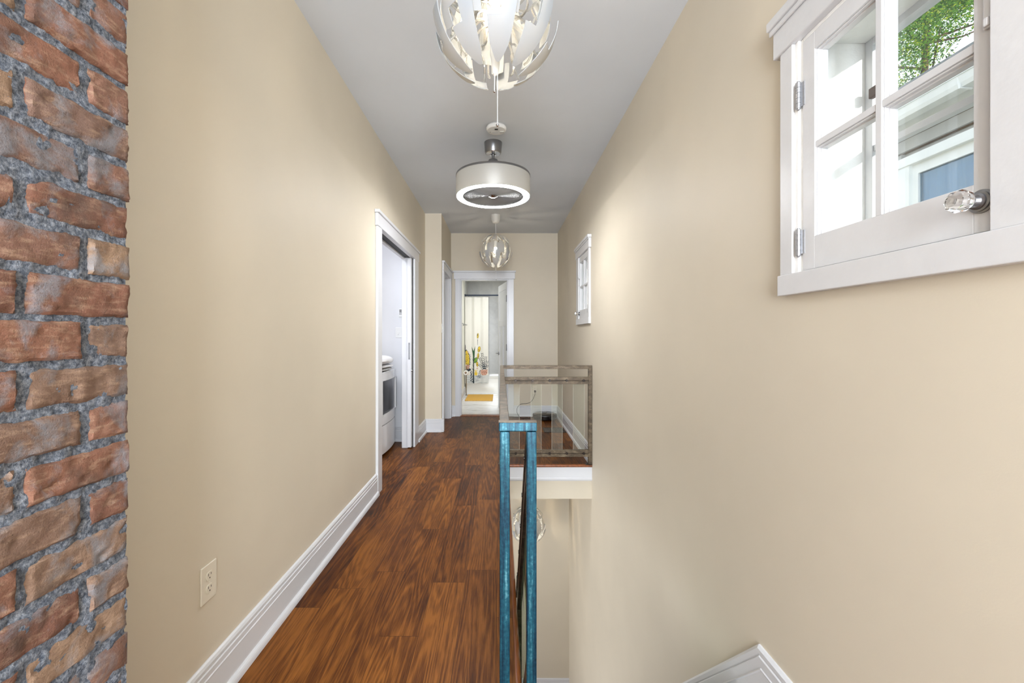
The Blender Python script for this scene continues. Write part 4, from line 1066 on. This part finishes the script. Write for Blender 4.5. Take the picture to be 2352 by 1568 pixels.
bm_ = tag(MB().box(-0.655, 7.89, 0.004, -0.142, 8.69, 0.018).build('bath_mat', NT('yellow_mat').set(color=rgb(224, 178, 82), rough=0.95).m, None, 0.005), 'mustard yellow bath mat lying in front of the bathtub', 'bath mat')
t = NT('yellow_mat_weave'); n = t.noise(t.scale(t.obj(), 60, 200, 1), 1.0, 3); t.set(color=t.ramp(n, [(0.3, rgb(196, 146, 56)), (0.7, rgb(232, 186, 92))]), rough=0.95); t.bump(n, 0.6, 0.004)
bm_.data.materials[0] = t.m
tb = empty('towel_bar', (BL, 7.85, 1.425)); tag(tb, 'thin metal towel bar on the left bathroom wall', 'towel bar')
MB().tube([(0.075, -0.6, 0), (0.075, 0.62, 0)], 0.008, 10).build('bar', M['nickel'], tb)
for y in (-0.56, 0.58):
    MB().tube([(0, y, 0), (0.075, y, 0)], 0.007, 10).tube([(0, y, 0), (0.008, y, 0)], 0.024, 16).build('bracket', M['nickel'], tb)
# stand
tp = empty('toilet_paper_stand', (-0.69, 8.66, 0.004)); tag(tp, 'freestanding brass toilet paper stand left of the bath mat', 'toilet paper stand')
MB().lathe([(0.0001, 0), (0.03, 0), (0.03, 0.008), (0.0001, 0.012)], (0.0, 0, 0), 24).build('base', M['brass'], tp)
MB().tube([(0, 0, 0.008), (0, 0, 0.57), (0.0, 0, 0.58)], 0.008, 10).build('pole', M['brass'], tp)
MB().tube([(0, 0, 0.50), (0, -0.14, 0.50)], 0.006, 8).build('arm', M['brass'], tp)
tr_ = empty('toilet_roll', (-0.69, 8.565, 0.472)); tag(tr_, 'white toilet paper roll on the brass stand', 'toilet paper')
MB().lathe([(0.021, -0.05), (0.046, -0.05), (0.046, 0.05), (0.021, 0.05), (0.021, -0.05)], (0, 0, 0), 28, 1).build('paper', M['lampwhite'], tr_)
MB().lathe([(0.0195, -0.0505), (0.021, -0.0505), (0.021, 0.0505), (0.0195, 0.0505), (0.0195, -0.0505)], (0, 0, 0), 20, 1).build('core', plain('cardboard', rgb(176, 140, 104), 0.9), tr_)

# ------------------------------------------------------------------ outside: neighbour house and tree
def neighbor():
    root = empty('neighbor_house', (3.3, 4.0, -3.3)); tag(root, 'grey clapboard neighbor house with white gutter seen through the near window', 'house')
    rx, ry, rz = root.location
    def add(m, name, mat, parent=root, bevel=0.0):
        o = m.build(name, mat, None, bevel); o.parent = parent
        if parent is root: o.location = (-rx, -ry, -rz)
        return o
    XN = 3.3; ya, yb = 1.2, 10.5
    sid = plain('grey_clapboard', rgb(178, 178, 176), 0.7, vary=0.05, vscale=12); wt = plain('exterior_white', rgb(240, 244, 246), 0.5)
    m = MB(); ex = 0.107; k = 0; z = -3.3; wy0, wy1, wz0, wz1 = 2.40, 3.55, 1.20, 2.643
    while z < 2.88:
        zt_ = min(z+ex, 2.90)
        segs = [(ya, yb)] if (z >= wz1-0.02 or zt_ <= wz0+0.02) else [(ya, wy0+0.05), (wy1-0.05, yb)]
        for a, b in segs:
            m.prism([(XN-0.020, z+0.009), (XN+0.02, z+0.009), (XN+0.02, zt_), (XN-0.006, zt_)], 1, a, b); m.box(XN+0.004, a, z, XN+0.02, b, z+0.009, 1)
        z += ex
    m.box(XN+0.02, ya, -3.3, XN+0.12, wy0+0.05, 2.95); m.box(XN+0.02, wy1-0.05, -3.3, XN+0.12, yb, 2.95); m.box(XN+0.02, wy0, -3.3, XN+0.12, wy1, wz0); m.box(XN+0.02, wy0, wz1, XN+0.12, wy1, 2.95)
    add(m, 'siding', [sid, plain('brown_siding_gap', rgb(88, 68, 52), 0.9)])
    add(MB().box(XN-0.03, ya, 2.873, XN-0.004, yb, 2.945), 'frieze_board', wt)
    add(MB().box(XN-0.25, ya, 2.945, XN+0.02, yb, 2.965), 'soffit', wt)
    g = MB(); gp = [(3.05, 3.03), (3.06, 2.94), (3.075, 2.90), (3.09, 2.875), (3.17, 2.875), (3.17, 3.03), (3.163, 3.03), (3.163, 2.882), (3.093, 2.882), (3.066, 2.945), (3.058, 3.03), (3.058, 3.038), (3.044, 3.038), (3.044, 3.03)]
    g.prism(gp, 1, ya-0.1, yb); add(g, 'gutter', wt)
    g = MB(); g.tube([(3.062, 2.86, 2.965), (3.08, 2.86, 2.87), (3.16, 2.86, 2.865)], 0.008, 6); add(g, 'gutter_bracket', wt)
    rf = MB(); sh = plain('asphalt_shingle', rgb(128, 130, 130), 0.9, bump=0.6, bscale=120, vary=0.25, vscale=60)
    for i in range(16):
        x0_ = 3.10 + i*0.14; z0_ = 3.045 + i*0.14*0.66
        rf.prism([(x0_, z0_), (x0_+0.02, z0_-0.012), (x0_+0.17, z0_+0.16*0.66-0.014), (x0_+0.17, z0_+0.16*0.66-0.004)], 1, ya-0.1, yb)
        rf.prism([(x0_, z0_+0.012), (x0_, z0_), (x0_+0.14, z0_+0.14*0.66)], 1, ya-0.1, yb)
    add(rf, 'roof', sh)
    # window with casing, sash, curtain
    w = MB(); w.box(XN-0.045, wy0, wz1-0.045-0.03, XN+0.03, wy1, wz1); w.box(XN-0.035, wy1-0.14, wz0, XN+0.03, wy1, wz1-0.07); w.box(XN-0.035, wy0, wz0, XN+0.03, wy0+0.14, wz1-0.07); w.box(XN-0.05, wy0, wz0, XN+0.03, wy1, wz0+0.05)
    wn = add(w, 'window_frame', wt, root, 0.004)
    w = MB(); w.box(XN-0.005, wy0+0.14, 2.49, XN+0.035, wy1-0.14, 2.57); w.box(XN-0.005, wy1-0.185, wz0+0.05, XN+0.035, wy1-0.14, 2.49); w.box(XN-0.005, wy0+0.14, wz0+0.05, XN+0.035, wy0+0.185, 2.49); w.box(XN-0.005, wy0+0.185, 1.80, XN+0.035, wy1-0.185, 1.84)
    q = w.build('sash', wt, wn)
    w = MB(); w.box(XN+0.012, wy0+0.185, wz0+0.05, XN+0.016, wy1-0.185, 2.49); w.build('pane', thin_glass('house_glass', (0.80, 0.92, 1.0, 1), 0.8), wn)
    c = MB(); v = []; n = 60
    for i in range(n+1):
        y = wy0+0.15 + (wy1-wy0-0.30)*i/n
        for z in (wz0, 2.52): v.append((XN+0.055 + 0.022*math.sin(i*0.62) + 0.012*math.sin(i*1.7), y, z))
    c.add(v, [(2*i, 2*i+2, 2*i+3, 2*i+1) for i in range(n)], 0, True); c.build('curtain', plain('house_curtain', rgb(160, 196, 236), 0.8), wn)
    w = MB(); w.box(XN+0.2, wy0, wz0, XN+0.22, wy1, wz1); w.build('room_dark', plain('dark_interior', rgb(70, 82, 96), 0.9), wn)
neighbor()
def tree():
    root = empty('tree', (9.3, 9.4, -3.3)); tag(root, 'sunlit green leafy tree behind the neighbor house roof', 'tree')
    rnd = random.Random(11)
    tr = MB(); tr.tube([(0, 0, 0), (0.1, 0.05, 2.5), (-0.05, 0.1, 6), (0.1, 0, 11.5)], [0.22, 0.18, 0.13, 0.05], 10)
    bark = plain('bark', rgb(86, 66, 50), 0.9)
    for k in range(16):
        a = rnd.uniform(0, 2*PI); z = rnd.uniform(7, 11); l = rnd.uniform(1.2, 2.6)
        p = Vector((0, 0, z)); tr.tube([p, p + Vector((math.cos(a)*l*.5, math.sin(a)*l*.5, .4)), p + Vector((math.cos(a)*l, math.sin(a)*l, 1.0))], [0.03, 0.018, 0.008], 6)
    tr.build('trunk', bark, root)
    f = MB(); 
    blobs = []
    for k in range(110):
        a = rnd.uniform(0, 2*PI); r = 3.0*math.sqrt(rnd.random()); z = 11.2 + rnd.uniform(-2.9, 2.9)
        blobs.append((Vector((r*math.cos(a), r*math.sin(a), z)), rnd.uniform(0.35, 0.75)))
    for c, br in blobs:
        for i in range(1500):
            d = Vector((rnd.gauss(0, 1), rnd.gauss(0, 1), rnd.gauss(0, 0.7))); d = d.normalized()*br*rnd.random()**0.45
            p = c + d; ax = Vector((rnd.gauss(0, 1), rnd.gauss(0, 1), rnd.gauss(-0.4, 0.7))).normalized(); s = ax.orthogonal().normalized()
            s = (s*math.cos(rnd.random()*6) + ax.cross(s)*math.sin(rnd.random()*6)).normalized(); L_ = rnd.uniform(0.04, 0.075); w_ = L_*0.24
            up = ax.cross(s)*0.012
            f.add([p, p + ax*L_*.45 + s*w_ + up, p + ax*L_, p + ax*L_*.45 - s*w_ + up], [(0, 1, 2, 3)], 0 if rnd.random() < .5 else (1 if rnd.random() < .3 else 2))
    def leaf(name, c):
        t = NT(name); d = t.new('ShaderNodeBsdfDiffuse'); tr2 = t.new('ShaderNodeBsdfTranslucent'); mx = t.new('ShaderNodeMixShader'); mx.inputs[0].default_value = 0.45
        d.inputs[0].default_value = c; tr2.inputs[0].default_value = tuple(min(1, x*1.5) for x in c[:3]) + (1,)
        t.link(d.outputs[0], mx.inputs[1]); t.link(tr2.outputs[0], mx.inputs[2]); t.link(mx.outputs[0], t.out.inputs[0]); return t.m
    f.build('foliage', [leaf('leaf_green', rgb(104, 146, 62)), leaf('leaf_yellow', rgb(168, 180, 60)), leaf('leaf_dark', rgb(64, 96, 44))], root)
tree()
struct(MB().box(1.07, -6, -3.36, 16, 20, -3.3).build('ground', plain('grass_ground', rgb(96, 110, 70), 0.9, vary=0.2, vscale=4)))
